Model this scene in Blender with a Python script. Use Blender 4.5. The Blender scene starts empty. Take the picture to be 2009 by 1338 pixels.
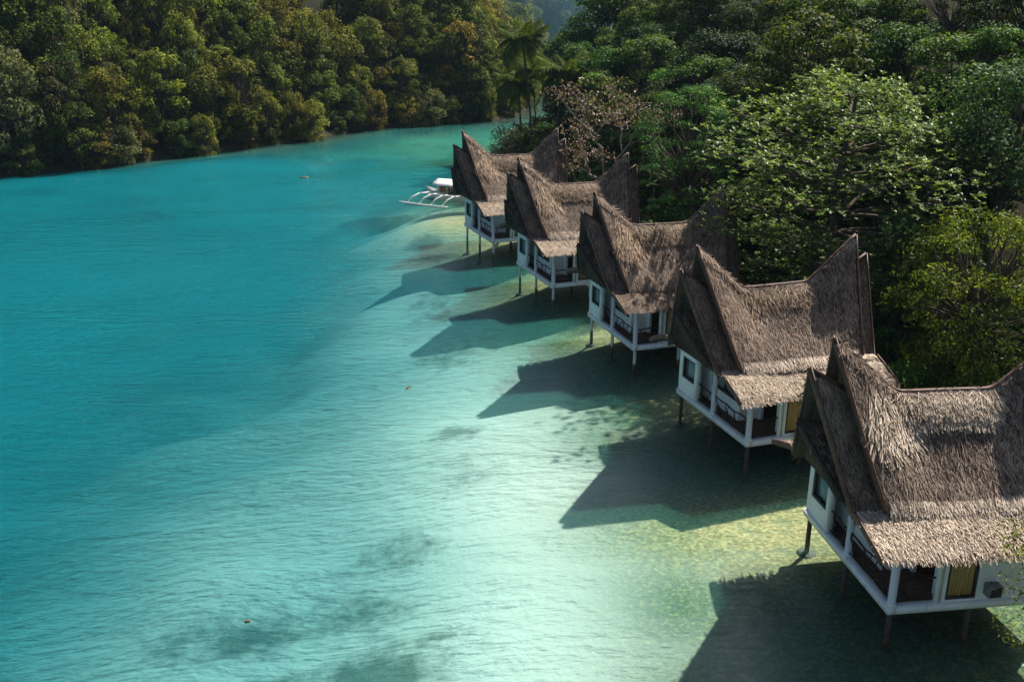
import bpy, bmesh, math, random
import numpy as np
from mathutils import Vector, Matrix

scene = bpy.context.scene
COL = scene.collection
R_ = math.radians

# ------------------------------------------------------------------ helpers
def link(o, parent=None):
    COL.objects.link(o)
    if parent is not None:
        o.parent = parent
    return o

def tag(o, label=None, cat=None, group=None, kind=None):
    if label: o['label'] = label
    if cat: o['category'] = cat
    if group: o['group'] = group
    if kind: o['kind'] = kind
    return o

def empty(name, loc, rz=0.0):
    o = bpy.data.objects.new(name, None)
    o.empty_display_size = .3
    o.location = loc
    o.rotation_euler = (0, 0, rz)
    return link(o)

def copy_tree(o, parent=None):
    c = o.copy(); COL.objects.link(c)
    if parent is not None: c.parent = parent
    for ch in list(o.children):
        copy_tree(ch, c)
    return c

class MB:
    """collects polygons (python lists) and quad arrays (numpy) into one mesh"""
    def __init__(s):
        s.v = []; s.f = []; s.var = []
        s.qv = []; s.qvar = []
        s.m = []
    def add(s, verts, faces, var=.5):
        b = len(s.v)
        s.v += [tuple(p) for p in verts]
        s.f += [tuple(i + b for i in f) for f in faces]
        s.var += [var] * len(verts)
    def box(s, x0, x1, y0, y1, z0, z1, var=.5):
        v = [(x, y, z) for z in (z0, z1) for y in (y0, y1) for x in (x0, x1)]
        s.add(v, [(0, 2, 3, 1), (4, 5, 7, 6), (0, 1, 5, 4), (2, 6, 7, 3), (0, 4, 6, 2), (1, 3, 7, 5)], var)
    def tube(s, pts, rad, n=7, cap=True, var=.5):
        pts = [Vector(p) for p in pts]
        if not hasattr(rad, '__len__'): rad = [rad] * len(pts)
        V = []; F = []
        t0 = (pts[1] - pts[0]).normalized()
        ref = Vector((1, 0, 0)) if abs(t0.x) < .8 else Vector((0, 1, 0))
        u = t0.cross(ref).normalized()
        for i, p in enumerate(pts):
            a = pts[max(i - 1, 0)]; b = pts[min(i + 1, len(pts) - 1)]
            t = (b - a).normalized()
            u = (u - t * u.dot(t))
            u = u.normalized() if u.length > 1e-6 else t.orthogonal().normalized()
            w = t.cross(u)
            for k in range(n):
                an = 2 * math.pi * k / n
                V.append(p + (u * math.cos(an) + w * math.sin(an)) * rad[i])
        for i in range(len(pts) - 1):
            for k in range(n):
                a = i * n + k; b = i * n + (k + 1) % n
                F.append((a, b, b + n, a + n))
        if cap:
            F.append(tuple(range(n))[::-1]); F.append(tuple((len(pts) - 1) * n + k for k in range(n)))
        s.add(V, F, var)
    def beam(s, a, b, w, h, up=(0, 0, 1), var=.5):
        """rectangular bar from a to b: w across, h along up"""
        a = Vector(a); b = Vector(b); t = (b - a).normalized()
        up = Vector(up); sd = t.cross(up).normalized(); up = sd.cross(t).normalized()
        V = []
        for p in (a, b):
            for (i, j) in ((-1, -1), (1, -1), (1, 1), (-1, 1)):
                V.append(p + sd * (w / 2 * i) + up * (h / 2 * j))
        s.add(V, [(0, 1, 2, 3), (7, 6, 5, 4), (0, 4, 5, 1), (1, 5, 6, 2), (2, 6, 7, 3), (3, 7, 4, 0)], var)
    def quads(s, P4, var):
        """P4 (n,4,3), var (n,)"""
        s.qv.append(np.asarray(P4, float).reshape(-1, 4, 3)); s.qvar.append(np.asarray(var, float))
    def mesh(s, name, mat, smooth=False):
        me = bpy.data.meshes.new(name)
        nv0 = len(s.v)
        Q = np.concatenate(s.qv) if s.qv else np.zeros((0, 4, 3))
        qvar = np.concatenate(s.qvar) if s.qvar else np.zeros(0)
        V = np.concatenate([np.array(s.v, float).reshape(-1, 3), Q.reshape(-1, 3)])
        lens = np.array([len(f) for f in s.f] + [4] * len(Q), np.int32)
        idx = np.concatenate([np.array([i for f in s.f for i in f], np.int32),
                              (np.arange(len(Q) * 4, dtype=np.int32) + nv0)])
        me.vertices.add(len(V)); me.vertices.foreach_set('co', V.ravel().astype(np.float32))
        me.loops.add(len(idx)); me.loops.foreach_set('vertex_index', idx)
        me.polygons.add(len(lens))
        st = np.concatenate([[0], np.cumsum(lens)[:-1]]).astype(np.int32)
        me.polygons.foreach_set('loop_start', st)
        me.update(calc_edges=True)
        me.validate()
        if smooth:
            me.polygons.foreach_set('use_smooth', np.ones(len(me.polygons), bool))
        at = me.attributes.new('var', 'FLOAT', 'POINT')
        va = np.concatenate([np.array(s.var, float), np.repeat(qvar, 4)])
        if len(at.data) == len(va):
            at.data.foreach_set('value', va.astype(np.float32))
        me.materials.append(mat)
        return me
    def build(s, name, mat, parent=None, smooth=False, label=None):
        o = bpy.data.objects.new(name, s.mesh(name, mat, smooth))
        link(o, parent)
        if label: o['label'] = label
        return o

# ------------------------------------------------------------------ materials
def new_mat(name):
    m = bpy.data.materials.new(name); m.use_nodes = True
    nt = m.node_tree; nt.nodes.clear()
    out = nt.nodes.new('ShaderNodeOutputMaterial')
    return m, nt, out

def N(nt, typ, **kw):
    n = nt.nodes.new(typ)
    for k, v in kw.items():
        setattr(n, k, v)
    return n

def ramp(nt, stops):
    r = N(nt, 'ShaderNodeValToRGB')
    e = r.color_ramp.elements
    while len(e) < len(stops): e.new(.5)
    for i, (p, c) in enumerate(stops):
        e[i].position = p; e[i].color = (*c, 1)
    return r

def noise(nt, vec, scale, detail=4, rough=.55, dist=0):
    n = N(nt, 'ShaderNodeTexNoise'); n.inputs['Scale'].default_value = scale
    n.inputs['Detail'].default_value = detail; n.inputs['Roughness'].default_value = rough
    n.inputs['Distortion'].default_value = dist
    if vec is not None: nt.links.new(vec, n.inputs['Vector'])
    return n

def math_(nt, op, a, b=None, clamp=False):
    n = N(nt, 'ShaderNodeMath', operation=op, use_clamp=clamp)
    for i, x in enumerate((a, b)):
        if x is None: continue
        if isinstance(x, (int, float)): n.inputs[i].default_value = x
        else: nt.links.new(x, n.inputs[i])
    return n.outputs[0]

def mix_col(nt, fac, a, b, mode='MIX'):
    n = N(nt, 'ShaderNodeMix', data_type='RGBA', blend_type=mode)
    for key, x in ((0, fac), (6, a), (7, b)):
        if isinstance(x, (int, float)): n.inputs[key].default_value = x
        elif isinstance(x, tuple): n.inputs[key].default_value = (*x, 1)
        else: nt.links.new(x, n.inputs[key])
    return n.outputs[2]

def mapr(nt, x, a, b, c=0., d=1., smooth=True):
    n = N(nt, 'ShaderNodeMapRange', interpolation_type='SMOOTHSTEP' if smooth else 'LINEAR')
    nt.links.new(x, n.inputs[0])
    for i, v in enumerate((a, b, c, d)): n.inputs[i + 1].default_value = v
    return n.outputs[0]

def solid_mat(name, c1, c2, scale=6., rough=.7, bump=.15, spec=.3, stretch=(1, 1, 1), detail=5):
    """two-tone weathered surface with a fine bump"""
    m, nt, out = new_mat(name)
    tc = N(nt, 'ShaderNodeTexCoord')
    mp = N(nt, 'ShaderNodeMapping'); mp.inputs['Scale'].default_value = stretch
    nt.links.new(tc.outputs['Object'], mp.inputs['Vector'])
    n1 = noise(nt, mp.outputs[0], scale, detail, .6)
    n2 = noise(nt, mp.outputs[0], scale * 7, 3, .6)
    f = math_(nt, 'ADD', math_(nt, 'MULTIPLY', n1.outputs[0], .7), math_(nt, 'MULTIPLY', n2.outputs[0], .3))
    r = ramp(nt, [(.34, c1), (.64, c2)]); nt.links.new(f, r.inputs[0])
    b = N(nt, 'ShaderNodeBsdfPrincipled'); nt.links.new(r.outputs[0], b.inputs['Base Color'])
    b.inputs['Roughness'].default_value = rough; b.inputs['Specular IOR Level'].default_value = spec
    bp = N(nt, 'ShaderNodeBump'); bp.inputs['Strength'].default_value = bump; bp.inputs['Distance'].default_value = .014
    nt.links.new(f, bp.inputs['Height']); nt.links.new(bp.outputs[0], b.inputs['Normal'])
    nt.links.new(b.outputs[0], out.inputs[0])
    return m

def thatch_mat(name, c_lo, c_mid, c_hi, rough=.75):
    m, nt, out = new_mat(name)
    at = N(nt, 'ShaderNodeAttribute', attribute_name='var')
    tc = N(nt, 'ShaderNodeTexCoord')
    n1 = noise(nt, tc.outputs['Object'], .8, 5, .65)
    n2 = noise(nt, tc.outputs['Object'], 4, 4, .65)
    f = math_(nt, 'ADD', at.outputs['Fac'], math_(nt, 'MULTIPLY', math_(nt, 'SUBTRACT', n1.outputs[0], .5), 1.1))
    f = math_(nt, 'ADD', f, math_(nt, 'MULTIPLY', math_(nt, 'SUBTRACT', n2.outputs[0], .5), .6))
    r = ramp(nt, [(.08, c_lo), (.5, c_mid), (.95, c_hi)]); nt.links.new(f, r.inputs[0])
    b = N(nt, 'ShaderNodeBsdfPrincipled'); nt.links.new(r.outputs[0], b.inputs['Base Color'])
    b.inputs['Roughness'].default_value = rough; b.inputs['Specular IOR Level'].default_value = .25
    nt.links.new(b.outputs[0], out.inputs[0])
    return m

def leaf_mat(name, c_lo, c_mid, c_hi, trans=.36, rough=.6, hue=.025, spec=.12):
    m, nt, out = new_mat(name)
    at = N(nt, 'ShaderNodeAttribute', attribute_name='var')
    oi = N(nt, 'ShaderNodeObjectInfo')
    r = ramp(nt, [(.05, c_lo), (.5, c_mid), (.97, c_hi)]); nt.links.new(at.outputs['Fac'], r.inputs[0])
    hs = N(nt, 'ShaderNodeHueSaturation')
    nt.links.new(r.outputs[0], hs.inputs['Color'])
    nt.links.new(mapr(nt, oi.outputs['Random'], 0, 1, .5 - hue, .5 + hue, False), hs.inputs['Hue'])
    rr = math_(nt, 'FRACT', math_(nt, 'MULTIPLY', oi.outputs['Random'], 7.31))
    nt.links.new(mapr(nt, rr, 0, 1, .7, 1.3, False), hs.inputs['Value'])
    b = N(nt, 'ShaderNodeBsdfPrincipled'); nt.links.new(hs.outputs[0], b.inputs['Base Color'])
    b.inputs['Roughness'].default_value = rough; b.inputs['Specular IOR Level'].default_value = spec
    t = N(nt, 'ShaderNodeBsdfTranslucent')
    tcol = mix_col(nt, 1., hs.outputs[0], (1.25, 1.2, .55), 'MULTIPLY'); nt.links.new(tcol, t.inputs[0])
    mx = N(nt, 'ShaderNodeMixShader'); mx.inputs[0].default_value = trans
    nt.links.new(b.outputs[0], mx.inputs[1]); nt.links.new(t.outputs[0], mx.inputs[2])
    nt.links.new(mx.outputs[0], out.inputs[0])
    return m

M = {}
M['thatch'] = thatch_mat('weathered_thatch', (.032, .021, .015), (.148, .103, .077), (.45, .335, .255))
M['thatch_core'] = solid_mat('thatch_core', (.035, .026, .023), (.09, .066, .058), 4, .9, .3, .1)
M['straw'] = thatch_mat('pale_straw', (.13, .09, .06), (.46, .36, .275), (.78, .66, .53))
M['gold'] = thatch_mat('golden_thatch', (.075, .05, .03), (.26, .175, .115), (.50, .37, .26))
M['barge'] = solid_mat('reddish_brown_board', (.060, .031, .022), (.15, .080, .056), 3, .6, .2, .3, (1, 1, 1))
M['gable'] = solid_mat('dark_plank', (.018, .012, .009), (.05, .034, .026), 3, .7, .3, .25, (6, 6, .8))
M['bamboo'] = solid_mat('bamboo_panel', (.05, .036, .010), (.12, .085, .026), 3, .6, .3, .3, (9, 9, .6))
M['floor'] = solid_mat('brown_floor_planks', (.06, .030, .018), (.12, .06, .036), 4, .6, .2, .3)
M['rail'] = solid_mat('twisted_branch', (.022, .013, .009), (.055, .035, .024), 9, .75, .3, .2)
M['frame'] = solid_mat('dark_window_frame', (.018, .014, .012), (.04, .030, .026), 6, .45, .1, .4)
M['curtain'] = solid_mat('ochre_curtain', (.36, .23, .085), (.60, .42, .18), 3, .9, .4, .1, (8, 8, .3))
M['sheer'] = solid_mat('sheer_curtain', (.62, .70, .72), (.80, .86, .88), 3, .9, .3, .1, (8, 8, .3))
M['metal'] = solid_mat('grey_metal', (.14, .14, .14), (.26, .26, .25), 8, .45, .1, .5)
M['concrete'] = solid_mat('wet_concrete', (.07, .065, .05), (.16, .15, .11), 3, .7, .4, .3)
M['bark'] = solid_mat('bark', (.045, .033, .024), (.13, .10, .078), 5, .85, .5, .15, (3, 3, .6))
M['bark_pale'] = solid_mat('pale_bark', (.17, .135, .11), (.36, .30, .26), 5, .85, .4, .15, (3, 3, .6))
M['white_boat'] = solid_mat('white_boat_paint', (.62, .62, .60), (.82, .81, .78), 2, .45, .08, .4)
M['orange_wood'] = solid_mat('orange_varnished_wood', (.30, .085, .03), (.44, .15, .06), 3, .4, .1, .4, (5, 5, .6))
M['blue_paint'] = solid_mat('blue_paint', (.02, .16, .24), (.04, .24, .33), 3, .5, .08, .4)
M['debris'] = solid_mat('brown_debris', (.10, .05, .02), (.20, .11, .045), 3, .8, .3, .2)
M['soil'] = solid_mat('soil', (.09, .055, .03), (.22, .14, .08), 1.2, .95, .5, .1)

def white_wall_mat():
    m, nt, out = new_mat('white_painted_concrete')
    tc = N(nt, 'ShaderNodeTexCoord')
    n1 = noise(nt, tc.outputs['Object'], 1.4, 5, .6)
    mp = N(nt, 'ShaderNodeMapping'); mp.inputs['Scale'].default_value = (7, 7, .7)
    nt.links.new(tc.outputs['Object'], mp.inputs['Vector'])
    n2 = noise(nt, mp.outputs[0], 1.0, 4, .65)
    n3 = noise(nt, tc.outputs['Object'], 26, 3, .6)
    base = mix_col(nt, mapr(nt, n1.outputs[0], .35, .7), (.76, .79, .80), (.88, .90, .91))
    st = mapr(nt, n2.outputs[0], .60, .74, 0, .65)
    base = mix_col(nt, st, base, (.34, .31, .24))
    b = N(nt, 'ShaderNodeBsdfPrincipled'); nt.links.new(base, b.inputs['Base Color'])
    b.inputs['Roughness'].default_value = .75; b.inputs['Specular IOR Level'].default_value = .25
    bp = N(nt, 'ShaderNodeBump'); bp.inputs['Strength'].default_value = .12; bp.inputs['Distance'].default_value = .02
    nt.links.new(n3.outputs[0], bp.inputs['Height']); nt.links.new(bp.outputs[0], b.inputs['Normal'])
    nt.links.new(b.outputs[0], out.inputs[0])
    return m
M['white'] = white_wall_mat()

def stilt_mat(name, top_col, rise):
    """painted post whose lowest stretch is rust-brown and bare"""
    m, nt, out = new_mat(name)
    tc = N(nt, 'ShaderNodeTexCoord'); sp = N(nt, 'ShaderNodeSeparateXYZ')
    nt.links.new(tc.outputs['Object'], sp.inputs[0])
    n1 = noise(nt, tc.outputs['Object'], 5, 4, .65)
    z = math_(nt, 'ADD', sp.outputs[2], math_(nt, 'MULTIPLY', n1.outputs[0], .5))
    f = mapr(nt, z, rise, rise + .18)
    r = ramp(nt, [(.35, (.05, .03, .02)), (.7, (.24, .12, .06))]); nt.links.new(n1.outputs[0], r.inputs[0])
    c = mix_col(nt, f, r.outputs[0], top_col)
    b = N(nt, 'ShaderNodeBsdfPrincipled'); nt.links.new(c, b.inputs['Base Color'])
    b.inputs['Roughness'].default_value = .7
    nt.links.new(b.outputs[0], out.inputs[0])
    return m
M['stilt_white'] = stilt_mat('stilt_white_paint', (.66, .67, .66), .52)
M['stilt_shaded'] = stilt_mat('stilt_shade_tone', (.06, .045, .036), .4)  # shade on the two nearest houses' stilts, put into the colour

def glass_mat():
    m, nt, out = new_mat('window_glass')
    b = N(nt, 'ShaderNodeBsdfPrincipled')
    b.inputs['Base Color'].default_value = (.015, .03, .03, 1)
    b.inputs['Roughness'].default_value = .04; b.inputs['Specular IOR Level'].default_value = .6
    t = N(nt, 'ShaderNodeBsdfTransparent'); t.inputs[0].default_value = (.84, .92, .93, 1)
    mx = N(nt, 'ShaderNodeMixShader'); mx.inputs[0].default_value = .12
    nt.links.new(t.outputs[0], mx.inputs[1]); nt.links.new(b.outputs[0], mx.inputs[2])
    nt.links.new(mx.outputs[0], out.inputs[0])
    return m
M['glass'] = glass_mat()

# leaf materials
LM = {
 'olive':  leaf_mat('olive_leaves', (.014, .026, .005), (.085, .118, .018), (.34, .37, .055)),
 'golden': leaf_mat('golden_brown_leaves', (.030, .028, .006), (.130, .118, .022), (.46, .39, .07)),
 'dark':   leaf_mat('dark_green_leaves', (.008, .017, .005), (.046, .082, .014), (.22, .27, .045)),
 'grey':   leaf_mat('grey_green_leaves', (.024, .030, .014), (.095, .108, .042), (.28, .28, .12)),
 'lime':   leaf_mat('yellow_green_leaves', (.030, .042, .006), (.145, .165, .022), (.38, .38, .06)),
 'deep':   leaf_mat('deep_forest_leaves', (.004, .010, .003), (.018, .048, .009), (.085, .15, .028), .3),
 'jade':   leaf_mat('jade_leaves', (.007, .020, .004), (.034, .092, .012), (.16, .28, .040), .34),
 'almond': leaf_mat('sea_almond_leaves', (.018, .040, .007), (.085, .150, .025), (.32, .38, .095), .42, .45, .01, .25),
 'feather': leaf_mat('feathery_bright_leaves', (.007, .034, .004), (.028, .105, .014), (.085, .22, .034), .38, .5, .005),
 'amber':  leaf_mat('yellowish_drooping_leaves', (.020, .032, .004), (.072, .115, .014), (.25, .29, .034), .42, .5, .005),
 'blue':   leaf_mat('blue_green_leaves', (.010, .034, .012), (.040, .095, .030), (.11, .18, .060), .3, .55, .01, .08),
 'red':    leaf_mat('reddish_dry_leaves', (.085, .050, .035), (.19, .135, .105), (.36, .295, .25), .2, .5, .01),
 'palm':   leaf_mat('palm_leaflets', (.014, .030, .005), (.055, .092, .014), (.17, .21, .042), .3, .65, .01, .02),
 'shrub':  leaf_mat('pale_shrub_leaves', (.030, .060, .028), (.095, .145, .070), (.23, .28, .16), .3, .45, .01),
}

# ------------------------------------------------------------------ camera
F_PX = 2000.0; PITCH = .332; ROLL = -.007; CAM_Z = 18.961
cam_d = bpy.data.cameras.new('camera'); cam = bpy.data.objects.new('camera', cam_d); COL.objects.link(cam)
cam_d.sensor_width = 36.0; cam_d.lens = 36.0 * F_PX / 2009.0
cam_d.clip_start = .1; cam_d.clip_end = 5000
c_, s_ = math.cos(PITCH), math.sin(PITCH)
fw = Vector((0, c_, -s_)); up0 = Vector((0, s_, c_)); rt0 = Vector((1, 0, 0))
cr, sr = math.cos(ROLL), math.sin(ROLL)
rt = rt0 * cr - up0 * sr; up = rt0 * sr + up0 * cr
cam.matrix_world = Matrix(((rt.x, up.x, -fw.x, 0), (rt.y, up.y, -fw.y, 0), (rt.z, up.z, -fw.z, CAM_Z), (0, 0, 0, 1)))
scene.camera = cam

def proj(P):
    d = Vector(P) - Vector((0, 0, CAM_Z)); w = d.dot(fw)
    if w <= .1: return (-9999, -9999, w)
    return (1004.5 + F_PX * d.dot(rt) / w, 669 - F_PX * d.dot(up) / w, w)

# ------------------------------------------------------------------ light
EL = R_(49); AZ = R_(48)          # sun: ahead and to the right of the camera, high
S = Vector((math.cos(EL) * math.cos(AZ), math.cos(EL) * math.sin(AZ), math.sin(EL)))
sd = bpy.data.lights.new('sun', 'SUN'); sd.energy = 5.0; sd.angle = R_(.7); sd.color = (1, .93, .82)
so = bpy.data.objects.new('sun', sd); COL.objects.link(so)
so.rotation_euler = (-S).to_track_quat('-Z', 'Y').to_euler()
so.location = (20, 20, 80)
w = bpy.data.worlds.new('World'); scene.world = w; w.use_nodes = True
nt = w.node_tree; nt.nodes.clear()
sky = N(nt, 'ShaderNodeTexSky'); sky.sky_type = 'NISHITA'; sky.sun_disc = False
sky.sun_elevation = EL; sky.sun_rotation = math.atan2(S.x, S.y)
sky.air_density = 1.0; sky.dust_density = 2.5; sky.ozone_density = 1.0
bg = N(nt, 'ShaderNodeBackground'); bg.inputs[1].default_value = .058
wo = N(nt, 'ShaderNodeOutputWorld')
nt.links.new(sky.outputs[0], bg.inputs[0]); nt.links.new(bg.outputs[0], wo.inputs[0])
scene.view_settings.view_transform = 'Standard'; scene.view_settings.look = 'None'
scene.view_settings.exposure = 0.85; scene.view_settings.gamma = 1.0

# ------------------------------------------------------------------ shores and terrain
LEFT = np.array([(-170, 48), (-120, 75), (-80, 92), (-54.5, 107), (-46.5, 112.5), (-40.5, 120), (-34, 127.6), (-26.3, 137),
                 (-19.7, 149), (-11, 154), (-3.2, 158), (.6, 165), (3, 184), (6.5, 212), (15, 240), (38, 258), (90, 270), (190, 276)], float)
RIGHT = np.array([(50, -60), (28, -12), (19, 14), (16.8, 22), (18.2, 30), (15.6, 43), (12.3, 55), (8.6, 67), (5.2, 79), (5.0, 90), (4.2, 101),
                  (1.8, 112), (-.8, 120.5), (-1.6, 127), (.8, 135), (3.6, 142), (7.5, 152), (12.5, 166), (18, 186), (26, 208), (50, 228), (95, 238), (190, 246)], float)

def poly_dist(X, Y, P):
    """signed distance: positive to the left of the direction of travel"""
    best = np.full(X.shape, 1e9); sgn = np.ones(X.shape)
    for (a, b) in zip(P[:-1], P[1:]):
        d = b - a; L2 = d @ d
        t = np.clip(((X - a[0]) * d[0] + (Y - a[1]) * d[1]) / L2, 0, 1)
        dx = X - (a[0] + t * d[0]); dy = Y - (a[1] + t * d[1])
        ds = np.hypot(dx, dy)
        cr_ = d[0] * (Y - a[1]) - d[1] * (X - a[0])
        m = ds < best - 1e-9
        best = np.where(m, ds, best); sgn = np.where(m, np.where(cr_ >= 0, 1., -1.), sgn)
    return best * sgn

rng0 = np.random.default_rng(5)
_waves = [(rng0.uniform(.04, .35), rng0.uniform(0, 6.28), rng0.uniform(0, 6.28)) for _ in range(14)]
def lump(X, Y):
    r = 0
    for k, th, ph in _waves:
        r = r + np.sin(k * (X * math.cos(th) + Y * math.sin(th)) * 2 + ph) * (.06 / k) ** .6
    return r / 4

def smooth(x, a, b):
    t = np.clip((x - a) / (b - a), 0, 1); return t * t * (3 - 2 * t)

def terrain_z(X, Y):
    X = np.asarray(X, float); Y = np.asarray(Y, float)
    dl = poly_dist(X, Y, LEFT)          # >0 on the left-hand (far) land
    dr = -poly_dist(X, Y, RIGHT)        # >0 on the right-hand land
    lm = lump(X, Y)
    # left hill: steep limestone bank
    hl = .35 + np.clip(dl, 0, 3) * .35 + np.clip(dl - 2, 0, 34) * .86 + np.clip(dl - 36, 0, 80) * .35 + lm * np.clip(dl * .25, 0, 2.2)
    # right: a flat strip behind the houses, then the hill
    flat = 5.5
    hr = .25 + np.clip(dr, 0, 3) * .25 + np.clip(dr - flat, 0, 40) * .62 + np.clip(dr - 45, 0, 80) * .3 + lm * np.clip(dr * .2, 0, 1.8)
    dwr = np.clip(-dr, 0, 400); dwl = np.clip(-dl, 0, 400)
    dep = .16 + .020 * dwr + .00006 * np.minimum(dwr, 60) ** 3
    dep = np.minimum(dep, .12 + .22 * dwl)
    far = 1 - .45 * smooth(Y, 98, 146)
    dep = np.minimum(dep * far + 1.1 * smooth(Y, 96, 120) * smooth(dwr, .5, 6) * smooth(dwl, 1, 8), 5.5) + .06 * lm
    dep = np.minimum(dep * (1 + 2.6 * smooth(Y, 34, 78) * (1 - smooth(Y, 100, 125)) * smooth(dwr, 3, 10)), 5.5)
    # sand bank by the moored boat
    bank = np.exp(-(((X + 5.5) / 5.5) ** 2 + ((Y - 88) / 7.5) ** 2))
    dep = dep * (1 - .78 * bank)
    dep = dep * (1 + .30 * np.clip(lump(X * 1.3 + 40, Y * 1.3), -1, 1) * smooth(dwr, 4, 14))
    dep = np.clip(dep, .15, 5.8)
    z = np.where(dl > 0, hl, np.where(dr > 0, hr, -dep))
    # soften the water's edge
    return z, dl, dr

def grid_mesh(name, xs, ys, Z, mat, attrs):
    nx, ny = len(xs), len(ys)
    X, Y = np.meshgrid(xs, ys)
    V = np.stack([X, Y, Z], -1).reshape(-1, 3)
    i = np.arange(nx * ny).reshape(ny, nx)
    F = np.stack([i[:-1, :-1], i[:-1, 1:], i[1:, 1:], i[1:, :-1]], -1).reshape(-1, 4)
    me = bpy.data.meshes.new(name)
    me.vertices.add(len(V)); me.vertices.foreach_set('co', V.ravel().astype(np.float32))
    me.loops.add(F.size); me.loops.foreach_set('vertex_index', F.ravel().astype(np.int32))
    me.polygons.add(len(F)); me.polygons.foreach_set('loop_start', (np.arange(len(F)) * 4).astype(np.int32))
    me.update(calc_edges=True); me.validate()
    me.polygons.foreach_set('use_smooth', np.ones(len(F), bool))
    for k, a in attrs.items():
        at = me.attributes.new(k, 'FLOAT', 'POINT'); at.data.foreach_set('value', a.ravel().astype(np.float32))
    me.materials.append(mat)
    o = bpy.data.objects.new(name, me); link(o)
    return o

def blobs(X, Y, L, grow=1.):
    r = np.zeros(X.shape)
    for (x, y, rx, ry, a) in L:
        rx, ry = rx * grow, ry * grow
        r = np.maximum(r, a * np.exp(-(((X - x) / rx) ** 2 + ((Y - y) / ry) ** 2)))
    return r

# seagrass beds (dark) and algae / sand / sunlit-gap tints of the bottom, in metres
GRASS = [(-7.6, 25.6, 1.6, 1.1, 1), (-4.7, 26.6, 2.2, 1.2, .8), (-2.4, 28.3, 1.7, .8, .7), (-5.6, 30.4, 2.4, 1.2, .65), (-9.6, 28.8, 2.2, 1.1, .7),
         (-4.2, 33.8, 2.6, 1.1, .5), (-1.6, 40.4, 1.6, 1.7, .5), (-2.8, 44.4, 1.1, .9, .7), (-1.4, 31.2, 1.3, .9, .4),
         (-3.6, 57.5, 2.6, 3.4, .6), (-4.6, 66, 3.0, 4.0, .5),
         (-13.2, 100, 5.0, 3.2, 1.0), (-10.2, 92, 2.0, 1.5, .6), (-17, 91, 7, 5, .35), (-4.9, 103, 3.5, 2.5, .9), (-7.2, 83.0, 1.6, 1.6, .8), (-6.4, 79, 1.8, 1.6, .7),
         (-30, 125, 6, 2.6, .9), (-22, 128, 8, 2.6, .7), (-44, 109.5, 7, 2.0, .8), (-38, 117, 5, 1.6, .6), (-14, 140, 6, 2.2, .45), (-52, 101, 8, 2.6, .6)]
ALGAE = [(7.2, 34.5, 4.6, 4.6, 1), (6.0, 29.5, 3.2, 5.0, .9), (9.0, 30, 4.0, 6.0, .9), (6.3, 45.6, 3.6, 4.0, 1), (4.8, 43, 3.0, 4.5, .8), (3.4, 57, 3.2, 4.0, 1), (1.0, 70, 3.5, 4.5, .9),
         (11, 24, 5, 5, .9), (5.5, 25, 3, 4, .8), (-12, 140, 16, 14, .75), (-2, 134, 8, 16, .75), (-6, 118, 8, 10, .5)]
SAND_AND_SUN = [(-5.2, 87, 5.0, 7.5, 1), (-1.8, 80, 3.4, 6.0, .9), (2.2, 69, 2.2, 2.4, .8), (5.4, 57.6, 2.0, 2.0, .8), (8.6, 46.2, 2.3, 2.0, .85), (8.6, 34.4, 4.6, 2.7, 1.0), (11, 35, 3.5, 2.2, .9), (-.4, 65.5, 2.0, 2.0, .7)]  # boat sand bank; yellow patches beside the houses paint sunlit gaps between shadows

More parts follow.
